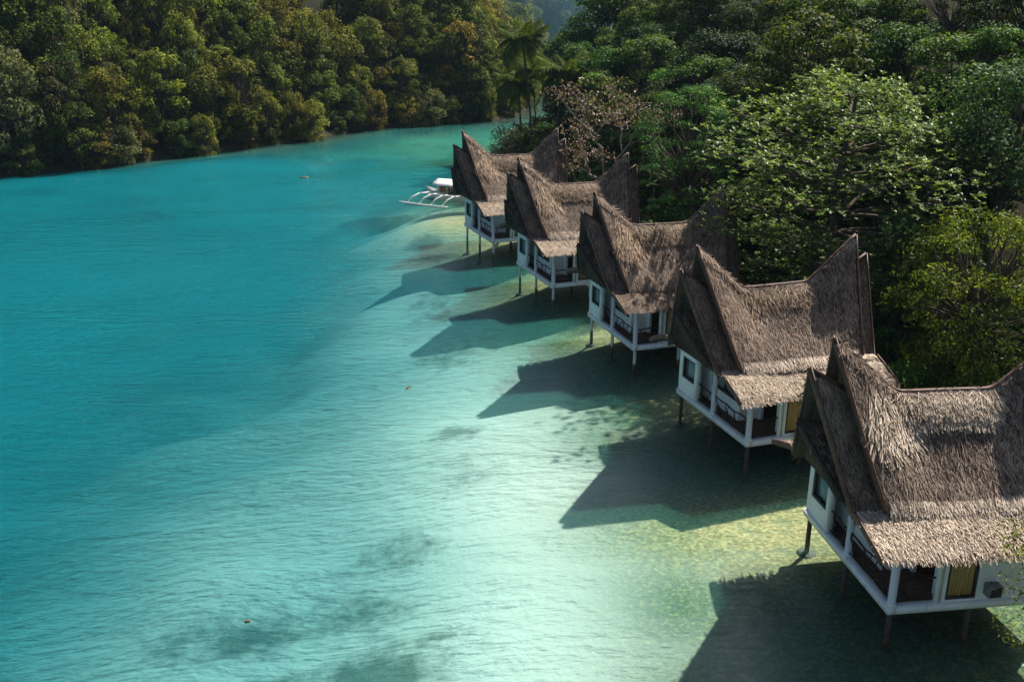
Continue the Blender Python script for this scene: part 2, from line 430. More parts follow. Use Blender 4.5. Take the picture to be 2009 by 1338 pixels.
def ground_mat():
    m, nt, out = new_mat('terrain_surface')
    g = N(nt, 'ShaderNodeNewGeometry'); sp = N(nt, 'ShaderNodeSeparateXYZ'); nt.links.new(g.outputs['Position'], sp.inputs[0])
    A = {k: N(nt, 'ShaderNodeAttribute', attribute_name=k).outputs['Fac'] for k in ('grass', 'algae', 'sand', 'dleft', 'turf')}
    pos = g.outputs['Position']
    n1 = noise(nt, pos, .35, 5, .62); n2 = noise(nt, pos, 1.7, 5, .65); n3 = noise(nt, pos, 6.0, 6, .72)
    # sea bed
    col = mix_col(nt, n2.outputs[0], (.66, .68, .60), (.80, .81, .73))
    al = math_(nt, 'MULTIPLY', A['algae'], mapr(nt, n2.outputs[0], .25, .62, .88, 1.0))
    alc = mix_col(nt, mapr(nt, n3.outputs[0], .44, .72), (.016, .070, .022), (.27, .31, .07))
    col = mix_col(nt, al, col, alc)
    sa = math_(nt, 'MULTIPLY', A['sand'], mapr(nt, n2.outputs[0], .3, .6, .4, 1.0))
    sac = mix_col(nt, mapr(nt, n3.outputs[0], .35, .68), (.32, .25, .09), (.78, .66, .33))  # sand yellow, also painted in for sunlight between the house shadows
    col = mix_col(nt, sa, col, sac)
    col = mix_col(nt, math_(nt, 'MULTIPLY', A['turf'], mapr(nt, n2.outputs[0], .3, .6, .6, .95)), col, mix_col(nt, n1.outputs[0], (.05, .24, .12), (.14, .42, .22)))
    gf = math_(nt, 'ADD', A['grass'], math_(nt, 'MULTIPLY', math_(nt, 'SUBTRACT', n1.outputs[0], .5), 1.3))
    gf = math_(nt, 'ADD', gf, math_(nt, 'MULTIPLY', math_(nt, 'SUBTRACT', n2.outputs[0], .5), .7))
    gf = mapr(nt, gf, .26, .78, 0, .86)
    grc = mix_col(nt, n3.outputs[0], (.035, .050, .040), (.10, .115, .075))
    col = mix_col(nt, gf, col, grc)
    # bed darkened along the left shore for the forest's reflection and overhang shade
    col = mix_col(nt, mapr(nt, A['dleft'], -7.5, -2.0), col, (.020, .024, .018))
    # land
    land = mix_col(nt, mapr(nt, n1.outputs[0], .40, .62), (.020, .022, .010), (.045, .032, .016))
    land = mix_col(nt, mapr(nt, n2.outputs[0], .58, .74), land, (.11, .068, .032))
    land = mix_col(nt, mapr(nt, A['dleft'], 0, .6), land, mix_col(nt, n2.outputs[0], (.012, .014, .008), (.030, .032, .016)))
    col = mix_col(nt, mapr(nt, sp.outputs[2], -.02, .12), col, land)
    b = N(nt, 'ShaderNodeBsdfPrincipled'); nt.links.new(col, b.inputs['Base Color'])
    b.inputs['Roughness'].default_value = .95; b.inputs['Specular IOR Level'].default_value = .1
    bp = N(nt, 'ShaderNodeBump'); bp.inputs['Strength'].default_value = .5; bp.inputs['Distance'].default_value = .12
    h = math_(nt, 'ADD', n2.outputs[0], math_(nt, 'MULTIPLY', n3.outputs[0], .4))
    nt.links.new(h, bp.inputs['Height']); nt.links.new(bp.outputs[0], b.inputs['Normal'])
    nt.links.new(b.outputs[0], out.inputs[0])
    return m

xs = np.unique(np.concatenate([np.arange(-190, -60, 3.), np.arange(-60, 40, .7), np.arange(40, 191, 3.)]))
ys = np.unique(np.concatenate([np.arange(-60, 15, 3.), np.arange(15, 170, .7), np.arange(170, 330, 3.)]))
GX, GY = np.meshgrid(xs, ys)
GZ, GDL, GDR = terrain_z(GX, GY)
terrain = grid_mesh('terrain', xs, ys, GZ, ground_mat(), dict(grass=blobs(GX, GY, GRASS, 1.45), algae=np.maximum(blobs(GX, GY, ALGAE), .95 * (1 - smooth(-GDR, 6, 17))), sand=blobs(GX, GY, SAND_AND_SUN), dleft=GDL, turf=smooth(GY, 98, 126)))
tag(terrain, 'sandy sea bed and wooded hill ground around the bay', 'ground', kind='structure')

def water_mat():
    m, nt, out = new_mat('lagoon_water')
    D = N(nt, 'ShaderNodeAttribute', attribute_name='depth').outputs['Fac']
    g = N(nt, 'ShaderNodeNewGeometry'); pos = g.outputs['Position']
    def ex(k): return math_(nt, 'EXPONENT', math_(nt, 'MULTIPLY', D, -k))
    cc = N(nt, 'ShaderNodeCombineColor')
    for i, k in enumerate((.33, .065, .035)): nt.links.new(ex(k), cc.inputs[i])
    tr = N(nt, 'ShaderNodeBsdfTransparent'); nt.links.new(cc.outputs[0], tr.inputs[0])
    df = N(nt, 'ShaderNodeSubsurfaceScattering'); df.inputs['Scale'].default_value = 1.0; df.inputs['Radius'].default_value = (.8, 2.6, 2.8)
    n0 = noise(nt, pos, .05, 4, .6)
    dc = mix_col(nt, n0.outputs[0], (.001, .076, .100), (.002, .120, .146)); dc = mix_col(nt, mapr(nt, D, .4, 2.0), (.055, .27, .22), dc); nt.links.new(dc, df.inputs[0])
    sc = math_(nt, 'SUBTRACT', 1.0, ex(.28))
    body = N(nt, 'ShaderNodeMixShader'); nt.links.new(sc, body.inputs[0])
    nt.links.new(tr.outputs[0], body.inputs[1]); nt.links.new(df.outputs[0], body.inputs[2])
    # ripples: long crests lying across the view, plus fine chop; calmer inshore
    mp = N(nt, 'ShaderNodeMapping'); mp.inputs['Rotation'].default_value = (0, 0, R_(-9)); mp.inputs['Scale'].default_value = (.42, 1.25, 1)
    nt.links.new(pos, mp.inputs['Vector'])
    w1 = noise(nt, mp.outputs[0], .95, 3, .55, .5)
    w2 = noise(nt, mp.outputs[0], 3.4, 4, .6, .4)
    mp2 = N(nt, 'ShaderNodeMapping'); mp2.inputs['Rotation'].default_value = (0, 0, R_(24)); mp2.inputs['Scale'].default_value = (.6, 1.1, 1)
    nt.links.new(pos, mp2.inputs['Vector'])
    w3 = noise(nt, mp2.outputs[0], 1.9, 3, .55, .3)
    h = math_(nt, 'ADD', math_(nt, 'MULTIPLY', w1.outputs[0], 1.0), math_(nt, 'MULTIPLY', w2.outputs[0], .52))
    h = math_(nt, 'ADD', h, math_(nt, 'MULTIPLY', w3.outputs[0], .5))
    bp = N(nt, 'ShaderNodeBump'); bp.inputs['Distance'].default_value = .46
    wind = noise(nt, mp.outputs[0], .055, 3, .6, .6)
    stg = math_(nt, 'MULTIPLY', mapr(nt, D, .3, 3.2, .36, 1.0), mapr(nt, wind.outputs[0], .34, .66, .35, 1.15))
    nt.links.new(stg, bp.inputs['Strength'])
    nt.links.new(h, bp.inputs['Height'])
    gl = N(nt, 'ShaderNodeBsdfGlossy'); gl.inputs['Roughness'].default_value = .06
    nt.links.new(bp.outputs[0], gl.inputs['Normal'])
    fr = N(nt, 'ShaderNodeFresnel'); fr.inputs['IOR'].default_value = 1.33; nt.links.new(bp.outputs[0], fr.inputs['Normal'])
    mx = N(nt, 'ShaderNodeMixShader'); nt.links.new(math_(nt, 'MULTIPLY', fr.outputs[0], .72), mx.inputs[0])
    nt.links.new(body.outputs[0], mx.inputs[1]); nt.links.new(gl.outputs[0], mx.inputs[2])
    nt.links.new(mx.outputs[0], out.inputs[0])
    return m

wxs = np.unique(np.concatenate([np.arange(-190, -60, 4.), np.arange(-60, 40, 1.), np.arange(40, 191, 4.)]))
wys = np.unique(np.concatenate([np.arange(-60, 15, 4.), np.arange(15, 170, 1.), np.arange(170, 331, 4.)]))
WX, WY = np.meshgrid(wxs, wys)
WZ, _, _ = terrain_z(WX, WY)
water = grid_mesh('water', wxs, wys, np.zeros(WX.shape), water_mat(), dict(depth=np.clip(-WZ, .05, 6)))
def close_body(o, nx, ny, zb):
    """turns the surface sheet into a closed body of water reaching below the bed"""
    bm = bmesh.new(); bm.from_mesh(o.data); bm.verts.ensure_lookup_table()
    loop = [bm.verts[i] for i in list(range(nx)) + [r * nx + nx - 1 for r in range(1, ny)] + [(ny - 1) * nx + c for c in range(nx - 2, -1, -1)] + [r * nx for r in range(ny - 2, 0, -1)]]
    low = [bm.verts.new((v.co.x, v.co.y, zb)) for v in loop]
    n = len(loop)
    for i in range(n): bm.faces.new((loop[(i + 1) % n], loop[i], low[i], low[(i + 1) % n]))
    bm.faces.new(low[::-1])
    bmesh.ops.recalc_face_normals(bm, faces=bm.faces)
    bm.to_mesh(o.data); bm.free()
close_body(water, len(wxs), len(wys), -7.0)
tag(water, 'clear turquoise lagoon water over pale sand and seagrass', 'water', kind='structure')

# ------------------------------------------------------------------ stilt houses
W = 6.2; DECK = 1.184; MID = 2.65
UP_TOP = [(-1.18, 7.80), (1.02, 5.87), (4.30, 5.87), (6.46, 7.74)]      # x, z of the upper ridge
LO_TOP = [(-1.87, 6.86), (.70, 5.25), (4.65, 5.25), (7.10, 6.88)]
def pl(P, t):
    """point on a polyline of (x,z) at t in 0..1, a little softened at its corners"""
    t = np.asarray(t, float)
    xs_ = np.array([p[0] for p in P]); zs_ = np.array([p[1] for p in P])
    tt = (xs_ - xs_[0]) / (xs_[-1] - xs_[0])
    def f(q): return np.interp(q, tt, xs_), np.interp(q, tt, zs_)
    e = .03
    ws = [(-e, .25), (0, .5), (e, .25)]
    x = sum(w_ * f(np.clip(t + d, 0, 1))[0] for d, w_ in ws); z = sum(w_ * f(np.clip(t + d, 0, 1))[1] for d, w_ in ws)
    x0, z0 = f(t); k = np.clip(np.minimum(t, 1 - t) / .05, 0, 1)
    return x0 + (x - x0) * k, z0 + (z - z0) * k

def UPPER(u, v):     # near slope; v = 0 ridge, 1 lower edge
    x0, z0 = pl(UP_TOP, u)
    x1 = -.24 + u * 5.78; y1 = .50; z1 = 3.20
    sag = .10 * np.sin(np.pi * v)
    return np.stack([x0 + (x1 - x0) * v, W / 2 + (y1 - W / 2) * v, DECK + z0 + (z1 - z0) * v - sag], -1)
def LOWER(u, v):     # near slope of the under-roof, down to the break
    x0, z0 = pl(LO_TOP, u)
    x1 = -1.08 + u * 7.46; y1 = .80; z1 = 2.88
    return np.stack([x0 + (x1 - x0) * v, W / 2 + (y1 - W / 2) * v, DECK + z0 + (z1 - z0) * v], -1)
def SKIRT(u, v):     # flared eave below the break
    x0 = -1.08 + u * 7.46; x1 = -1.04 + u * 7.30
    y0, z0, y1, z1 = .84, 3.10, -1.09, 2.36
    return np.stack([x0 + (x1 - x0) * v, y0 + (y1 - y0) * v, DECK + z0 + (z1 - z0) * v + .05 * np.sin(np.pi * v)], -1)
HT = (-2.05, 5.12); HBX, HBY, HBZ = -1.28, 4.92, 3.3
def HOOD(u, v):      # far slope of the small front hood (u=0 front edge)
    x0 = HT[0] + u * 1.5; x1 = HBX + u * .7
    return np.stack([x0 + (x1 - x0) * v, W / 2 + (HBY - W / 2) * v + 0 * x0, DECK + HT[1] - .12 * u + (HBZ - HT[1]) * v - .1 * np.sin(np.pi * v)], -1)
def mirror(fn):
    def g(u, v):
        p = fn(u, v).copy(); p[..., 1] = W - p[..., 1]; return p
    return g

def slab(mb, fn, nu, nv, th, var=.3):
    """closed slab following fn, th below it"""
    u = np.linspace(0, 1, nu); v = np.linspace(0, 1, nv)
    U, Vv = np.meshgrid(u, v)
    P = fn(U, Vv)
    du = np.gradient(P, axis=1); dv = np.gradient(P, axis=0)
    n = np.cross(du, dv); n /= np.linalg.norm(n, axis=-1, keepdims=True) + 1e-9
    n *= np.where(n[..., 2:] < 0, -1, 1)
    Q = P - n * th
    i = np.arange(nu * nv).reshape(nv, nu); k = nu * nv
    F = []
    for a in range(nv - 1):
        for b in range(nu - 1):
            q = (i[a, b], i[a, b + 1], i[a + 1, b + 1], i[a + 1, b])
            F.append(q); F.append(tuple(x + k for x in q[::-1]))
    edge = [i[0, b] for b in range(nu)] + [i[a, nu - 1] for a in range(1, nv)] + [i[nv - 1, b] for b in range(nu - 2, -1, -1)] + [i[a, 0] for a in range(nv - 2, 0, -1)]
    for a, b in zip(edge, edge[1:] + edge[:1]):
        F.append((a, a + k, b + k, b))
    mb.add(np.concatenate([P.reshape(-1, 3), Q.reshape(-1, 3)]).tolist(), [tuple(int(x) for x in f) for f in F], var)

def strands(mb, fn, n, rng, L=(.25, .5), wd=(.022, .05), lift=(.0, .05), v0=0, v1=1, u0=.008, u1=.992, jit=.22, var=(.5, .2), drop=0, rows=None):
    """thatch straws laid down the slope of fn"""
    U = rng.uniform(u0, u1, n)
    if rows:
        Vv = (np.floor(rng.uniform(0, rows, n)) + rng.normal(.5, .16, n)) / rows
        Vv = v0 + np.clip(Vv, 0, 1) * (v1 - v0)
    else:
        Vv = rng.uniform(v0, v1, n)
    e = 1e-3
    P = fn(U, Vv)
    du = (fn(np.clip(U + e, 0, 1), Vv) - fn(np.clip(U - e, 0, 1), Vv)); dv = fn(U, Vv + e) - fn(U, Vv - e)
    nn = np.cross(du, dv); nn /= np.linalg.norm(nn, axis=-1, keepdims=True) + 1e-12
    nn *= np.where(nn[:, 2:] < 0, -1, 1)
    d = dv / (np.linalg.norm(dv, axis=-1, keepdims=True) + 1e-12)
    sdv = np.cross(nn, d)
    a = rng.normal(0, jit, n)[:, None]
    d2 = d * np.cos(a) + sdv * np.sin(a); s2 = np.cross(nn, d2)
    Ln = rng.uniform(*L, n)[:, None]; wn = rng.uniform(*wd, n)[:, None]
    l0 = rng.uniform(lift[0], lift[0] + .02, n)[:, None]; l1 = rng.uniform(lift[0] + .015, lift[1], n)[:, None]
    base = P + nn * l0; tip = P + d2 * Ln + nn * l1
    tip[:, 2] -= drop * Ln[:, 0]
    Q = np.stack([base - s2 * wn / 2, base + s2 * wn / 2, tip + s2 * wn * .28, tip - s2 * wn * .28], 1)
    mb.quads(Q, np.clip(rng.normal(var[0], var[1], n), 0, 1))

def edge_board(mb, pts, w_, h_, off=(0, 0, 0), up=(0, 0, 1)):
    """board following a line of points as one mitred bar"""
    P = [Vector(p) + Vector(off) for p in pts]
    V = []; F = []
    for i, p in enumerate(P):
        a = P[max(i - 1, 0)]; b = P[min(i + 1, len(P) - 1)]
        t = (b - a).normalized(); s2 = t.cross(Vector(up)).normalized(); u2 = s2.cross(t).normalized()
        for (x, y) in ((-1, -1), (1, -1), (1, 1), (-1, 1)):
            V.append(p + s2 * (w_ / 2 * x) + u2 * (h_ / 2 * y))
    for i in range(len(P) - 1):
        for k in range(4):
            a = i * 4 + k; b = i * 4 + (k + 1) % 4
            F.append((a, b, b + 4, a + 4))
    F.append((3, 2, 1, 0)); e = (len(P) - 1) * 4; F.append((e, e + 1, e + 2, e + 3))
    mb.add(V, F)

def wall_holes(mb, axis, pos, th, a0, a1, z0, z1, holes):
    """wall slab with rectangular holes. axis 'x': plane x=pos..pos+th spanning y a0..a1; axis 'y' likewise"""
    A = sorted({a0, a1, *[h[0] for h in holes], *[h[1] for h in holes]})
    Z = sorted({z0, z1, *[h[2] for h in holes], *[h[3] for h in holes]})
    solid = lambda i, j: 0 <= i < len(A) - 1 and 0 <= j < len(Z) - 1 and not any(h[0] <= A[i] and A[i + 1] <= h[1] and h[2] <= Z[j] and Z[j + 1] <= h[3] for h in holes)
    pt = lambda a, d, z: (d, a, z) if axis == 'x' else (a, d, z)
    def q(p, fl):
        mb.add(p, [(0, 1, 2, 3) if fl else (3, 2, 1, 0)])
    f = axis == 'x'
    for i in range(len(A) - 1):
        for j in range(len(Z) - 1):
            if not solid(i, j): continue
            b0, b1, c0, c1 = A[i], A[i + 1], Z[j], Z[j + 1]
            q([pt(b0, pos, c0), pt(b1, pos, c0), pt(b1, pos, c1), pt(b0, pos, c1)], not f)
            q([pt(b0, pos + th, c0), pt(b1, pos + th, c0), pt(b1, pos + th, c1), pt(b0, pos + th, c1)], f)
            for (ii, jj, p) in ((i - 1, j, [(b0, c0), (b0, c1)]), (i + 1, j, [(b1, c1), (b1, c0)]), (i, j - 1, [(b1, c0), (b0, c0)]), (i, j + 1, [(b0, c1), (b1, c1)])):
                if not solid(ii, jj):
                    (pa, za), (pb, zb) = p
                    q([pt(pa, pos, za), pt(pa, pos + th, za), pt(pb, pos + th, zb), pt(pb, pos, zb)], not f)

def frame_bars(mb, axis, d0, d1, a0, a1, z0, z1, t, mull=()):
    def bx(p0, p1, q0, q1):
        if axis == 'x': mb.box(d0, d1, p0, p1, q0, q1)
        else: mb.box(p0, p1, d0, d1, q0, q1)
    bx(a0, a1, z0, z0 + t); bx(a0, a1, z1 - t, z1)
    bx(a0, a0 + t, z0 + t, z1 - t); bx(a1 - t, a1, z0 + t, z1 - t)
    for m_ in mull: bx(m_ - t * .4, m_ + t * .4, z0 + t, z1 - t)

def railing(mb, rnd, p, q, h=.85):
    """rustic rail of twisted branches between two posts"""
    p = Vector(p); q = Vector(q); L = (q - p).length
    def wob(a, b, n=5, am=.05):
        r = []
        for i in range(n + 1):
            t = i / n; k = a.lerp(b, t)
            s_ = am * math.sin(math.pi * t)
            r.append(k + Vector((rnd.uniform(-1, 1), rnd.uniform(-1, 1), rnd.uniform(-1, 1))) * s_ * .8)
        return r
    z = Vector((0, 0, h))
    mb.tube(wob(p + z, q + z, 5, .07), .035, 5)
    mb.tube(wob(p + Vector((0, 0, .12)), q + Vector((0, 0, .12)), 5, .04), .028, 5)
    n = max(2, int(L / .62)); x = 0
    for i in range(n):
        a = (i + rnd.uniform(.1, .5)) / n; b = (i + rnd.uniform(.5, 1.1)) / n
        if rnd.random() < .5: a, b = b, a
        mb.tube(wob(p.lerp(q, min(a, 1)) + Vector((0, 0, .12)), p.lerp(q, min(b, 1)) + z, 4, .12), [.03, .028, .026, .024, .02], 5)
        if rnd.random() < .8:
            c = p.lerp(q, min((a + b) / 2, 1)) + Vector((0, 0, h * .5))
            e_ = p.lerp(q, max(0, min(1, (a + b) / 2 + rnd.uniform(-.25, .25)))) + Vector((0, 0, rnd.choice([.12, h])))
            mb.tube(wob(c, e_, 3, .08), [.024, .022, .02, .016], 5)

def saggy(fn, ph, k):
    def g(u, v):
        p = fn(u, v).copy()
        p[..., 2] += k * (np.sin(u * 5.1 + ph) * np.sin(v * 2.6 + ph * 1.7) * .9 + .5 * np.sin(u * 11.3 + ph * 2.1) * np.sin(v * 6.1 + ph))
        return p
    return g

def make_house(loc, yaw, seed, label, pale_skirt, cap, caps_end, shaded_stilts, ac):
    rnd = random.Random(seed); rng = np.random.default_rng(seed)
    root = empty('stilt_house', (loc[0], loc[1], 0), yaw)
    tag(root, label, 'house', 'thatched stilt houses in a row over the water')
    D = DECK
    ph = rnd.uniform(0, 6.28)
    upper, lower, skirt, hood = (saggy(f_, ph + i_, k_) for i_, (f_, k_) in enumerate(((UPPER, .05), (LOWER, .035), (SKIRT, .045), (HOOD, .04))))
    # --- roofs
    mb = MB()
    for fn in (upper, mirror(upper)):
        slab(mb, fn, 25, 8, .16)
    core_u = mb.build('upper_roof', M['thatch_core'], root)
    mb = MB()
    strands(mb, upper, 26000, rng, (.16, .36), (.011, .027), (.0, .05), var=(.48, .28), rows=20, jit=.14)
    strands(mb, upper, 3200, rng, (.14, .36), (.012, .028), (.03, .09), var=(.72, .22), jit=.35)
    strands(mb, mirror(upper), 4200, rng, (.3, .6), (.035, .07), (.0, .06), var=(.42, .2))
    strands(mb, upper, 900, rng, (.2, .42), (.03, .05), (.01, .05), v0=.97, v1=1., var=(.4, .2), drop=.2)
    strands(mb, upper, 1300, rng, (.2, .5), (.02, .05), (.05, .16), v0=0, v1=.035, var=(.55, .25), jit=.7)
    strands(mb, mirror(upper), 700, rng, (.2, .45), (.02, .05), (.05, .14), v0=0, v1=.03, var=(.5, .25), jit=.7)
    mb.build('thatch', M['thatch'], core_u)
    # boards round the upper roof
    for fn in (upper, mirror(upper)):
        for u_, dx in ((0., -.035), (1., .035)):
            mb = MB(); vs = np.linspace(0, 1, 7)
            edge_board(mb, fn(np.full(7, u_), vs).tolist(), .05, .20, (dx, 0, .03))
            mb.build('barge_board', M['barge'], core_u)
    mb = MB(); us = np.linspace(0.0, 1., 33)
    pr = upper(us, np.zeros(33)); edge_board(mb, pr.tolist(), .15, .09, (0, 0, .03))
    mb.build('ridge_board', M['barge'], core_u)
    for sgn, tx, tz, bx_ in ((1, UP_TOP[0][0], UP_TOP[0][1], -.24), (-1, UP_TOP[3][0], UP_TOP[3][1], 5.54)):
        i_ = .22 * sgn
        # triangular boarding just inside the upper gable
        V = [(tx + i_, W / 2, D + tz - .35), (bx_ + i_, .75, D + 3.55), (bx_ + i_, W - .75, D + 3.55)]
        V += [(x + .05 * sgn, y, z) for x, y, z in V]
        mb = MB(); mb.add(V, [(0, 1, 2), (5, 4, 3), (0, 3, 4, 1), (1, 4, 5, 2), (2, 5, 3, 0)])
        mb.build('gable_boarding', M['gable'], core_u)

    mb = MB()
    for fn in (lower, mirror(lower)):
        slab(mb, fn, 25, 8, .15)
    for fn in (skirt, mirror(skirt)):
        slab(mb, lambda u, v, fn=fn: fn(u, v * .84), 25, 5, .12)
    core_l = mb.build('lower_roof', M['thatch_core'], root)
    mb = MB()
    for a, b in ((0, .17), (.83, 1)):
        strands(mb, lower, 4800, rng, (.16, .36), (.012, .03), (.0, .06), u0=a, u1=b, var=(.5, .24), rows=18)
        strands(mb, mirror(lower), 900, rng, (.3, .6), (.04, .07), (.0, .06), u0=a, u1=b, var=(.4, .2))
    strands(mb, lower, 700, rng, (.4, .7), (.03, .05), (.02, .10), u0=.02, u1=.12, v0=.02, v1=.28, var=(.7, .2), jit=.3)
    if not pale_skirt:
        strands(mb, skirt, 12000, rng, (.16, .34), (.012, .03), (.0, .06), v1=.84, var=(.52, .24), rows=9)
        strands(mb, skirt, 1800, rng, (.2, .32), (.025, .05), (.0, .05), v0=.78, v1=.86, var=(.45, .2), drop=.1)
    strands(mb, mirror(skirt), 2600, rng, (.3, .5), (.04, .07), (.0, .06), v1=.84, var=(.45, .2))
    mb.build('thatch', M['thatch'], core_l)
    if pale_skirt:
        mb = MB()
        strands(mb, upper, int(1500 * pale_skirt), rng, (.25, .5), (.022, .05), (.03, .12), v0=.93, v1=1., u0=.03, u1=.97, var=(.5, .27), jit=.3)
        n = int(13000 * pale_skirt)
        strands(mb, skirt, n, rng, (.2, .46), (.014, .034), (.01, .11), v1=.82, var=(.5, .3), jit=.25)
        strands(mb, skirt, 3800, rng, (.18, .48), (.015, .034), (.02, .09), v0=.72, v1=.86, var=(.5, .26), drop=.14, jit=.32)
        mb.build('eave_thatch', M['straw'], core_l, label='pale straw eave fringe hanging ragged over the deck')
    for fn, fs in ((lower, skirt), (mirror(lower), mirror(skirt))):
        for u_, dx in ((0., -.035), (1., .035)):
            vs = np.linspace(0, .97, 7)
            pts = np.concatenate([fn(np.full(7, u_), vs), fs(np.full(4, u_), np.linspace(.12, .97, 4))])
            mb = MB(); edge_board(mb, pts.tolist(), .05, .20, (dx, 0, .03))
            mb.build('barge_board', M['barge'], core_l)
    for us in (np.linspace(0, .13, 4), np.linspace(.87, 1, 4)):
        mb = MB(); edge_board(mb, lower(us, np.zeros(4)).tolist(), .14, .08, (0, 0, .03))
        mb.build('ridge_board', M['barge'], core_l)
    # gable boarding front and back of the under-roof
    for sgn, tx, tz, bx_ in ((1, LO_TOP[0][0], LO_TOP[0][1], -1.1), (-1, LO_TOP[3][0], LO_TOP[3][1], 6.36)):
        i_ = .32 * sgn
        V = [(tx + i_, W / 2, D + tz - .4), (bx_ + i_, .98, D + 2.9), (bx_ + i_ + .1 * sgn, .35, D + 2.68), (bx_ + i_ + .1 * sgn, W - .35, D + 2.68), (bx_ + i_, W - .98, D + 2.9)]
        V += [(x + .05 * sgn, y, z) for x, y, z in V]
        mb = MB(); mb.add(V, [(0, 1, 2, 3, 4), (9, 8, 7, 6, 5)] + [(k, (k + 1) % 5, (k + 1) % 5 + 5, k + 5) for k in range(5)])
        mb.build('gable_boarding', M['gable'], core_l)
    mb = MB()
    mb.box(-.50, -.42, 1.0, W - 1.0, D + 2.57, D + 3.3)
    mb.build('gable_panel', M['bamboo'], core_l, label='olive yellow bamboo panel under the front gable')
    # --- front hood
    mb = MB()
    for fn in (hood, mirror(hood)): slab(mb, fn, 6, 6, .12)
    core_h = mb.build('front_hood', M['thatch_core'], root)
    mb = MB()
    strands(mb, hood, 2200, rng, (.25, .5), (.03, .06), (.0, .07), var=(.5, .2))
    strands(mb, hood, 500, rng, (.15, .25), (.03, .06), (.0, .07), v0=.88, v1=.96, var=(.5, .2), drop=.2)
    strands(mb, mirror(hood), 2200, rng, (.25, .5), (.03, .06), (.0, .07), var=(.4, .2))
    mb.build('thatch', M['thatch'], core_h)
    mb = MB()
    for fn in (hood, mirror(hood)):
        edge_board(mb, fn(np.zeros(5), np.linspace(0, 1.02, 5)).tolist(), .06, .26, (-.03, 0, -.02))
    mb.build('barge_board', M['gable'], core_h)
    mb = MB()
    V = [(HT[0] + .3, W / 2, D + HT[1] - .4), (HBX + .3, W - HBY + .12, D + HBZ + .02), (HBX + .3, HBY - .12, D + HBZ + .02)]
    V += [(x + .05, y, z) for x, y, z in V]
    mb.add(V, [(0, 1, 2), (5, 4, 3), (0, 3, 4, 1), (1, 4, 5, 2), (2, 5, 3, 0)])
    mb.build('gable_boarding', M['gable'], core_h)
    # --- loose pale ridge thatch
    if cap:
        mb = MB(); nm = int(2100 * cap)
        strands(mb, upper, nm, rng, (.4, .85), (.016, .036), (.05, .26), u0=.30, u1=.72, v0=-.004, v1=.10, var=(.5, .27), jit=.42)
        strands(mb, upper, nm, rng, (.3, .7), (.016, .036), (.05, .20), u0=.28, u1=.70, v0=.05, v1=.22, var=(.5, .27), jit=.45)
        if caps_end:
            strands(mb, upper, int(900 * caps_end), rng, (.4, .9), (.035, .07), (.03, .15), u0=.12, u1=.30, v0=.08, v1=.42, var=(.5, .24), jit=.4)
            strands(mb, upper, int(350 * caps_end), rng, (.4, .8), (.035, .07), (.03, .13), u0=.05, u1=.18, v0=.38, v1=.58, var=(.4, .22), jit=.4)
        mb.build('ridge_cap', M['gold'] if cap < 1.2 else M['straw'], root, label='loose pale thatch laid over the ridge')
    # --- deck
    mb = MB()
    mb.box(-.06, .20, -.06, W + .06, D, D + .24)
    mb.box(.20, 5.5, -.06, .20, D, D + .24)
    mb.box(.20, 5.5, W - .20, W + .06, D, D + .24)
    mb.box(5.24, 5.5, .20, W - .20, D, D + .24)
    deck = mb.build('deck_beam', M['white'], root)
    mb = MB()
    k = 0
    y = .203
    while y < W - .21:
        y2 = min(y + .19, W - .203); mb.box(.203, 5.237, y, y2 - .012, D + .10, D + .215 + rnd.uniform(-.004, .004)); y = y2
    mb.build('deck_floor', M['floor'], root)
    # --- stilts
    for ix, x in enumerate((.14, 2.7, 5.2)):
        for iy, y in enumerate((.14, MID + .45, W - .14)):
            mb = MB(); wx = x * math.cos(yaw) - y * math.sin(yaw) + loc[0]; wy = x * math.sin(yaw) + y * math.cos(yaw) + loc[1]
            zb = float(terrain_z(np.array([wx]), np.array([wy]))[0][0])
            if zb > D - .2: continue
            zb = min(zb, 0) - .2
            mb.tube([(x, y, zb), (x + rnd.uniform(-.01, .01), y, D - .005)], [.09, .082], 12)
            st = mb.build('stilt', M['stilt_shaded' if shaded_stilts else 'stilt_white'], root, smooth=False)
            mb = MB(); V = []; n = 9; r0 = .36
            zt = zb + .28
            for zz, rr in ((zb - .1, 1.15), (zb + .16, 1.0), (zt, .7)):
                for q_ in range(n):
                    a = 2 * math.pi * q_ / n; r = r0 * rr * rnd.uniform(.75, 1.2)
                    V.append((x + math.cos(a) * r, y + math.sin(a) * r, zz + rnd.uniform(-.05, .05)))
            F = [(a * n + q_, a * n + (q_ + 1) % n, (a + 1) * n + (q_ + 1) % n, (a + 1) * n + q_) for a in range(2) for q_ in range(n)]
            F.append(tuple(2 * n + q_ for q_ in range(n)))
            mb.add(V, F); mb.build('footing', M['concrete'], st)
    # --- posts
    for (x, y, r) in ((.12, .12, .125), (.10, MID + .40, .115)):
        mb = MB(); mb.tube([(x, y, D + .24), (x, y, D + .30), (x, y, D + .31), (x, y, D + 2.62)], [r + .06, r + .05, r, r], 14)
        mb.build('post', M['white'], root)
    mb = MB(); mb.box(1.44, 1.58, .0, .14, D + .24, D + 2.58); mb.build('post', M['white'], root)
    # --- walls
    mb = MB()
    wall_holes(mb, 'x', 0.0, .16, 4.50, W, D + .24, D + 2.55, [(4.74, 5.90, D + .95, D + 1.98)])
    mb.box(-.035, .19, 4.46, 4.66, D + .243, D + 2.53)
    mb.box(.0, .16, .1, 4.455, D + 2.34, D + 2.55)
    mb.build('front_wall', M['white'], root)
    mb = MB(); XR = 1.66
    XF = .72
    wall_holes(mb, 'x', XR, .14, .165, 1.99, D + .24, D + 2.6, [(.55, 1.75, D + .24, D + 2.15)])
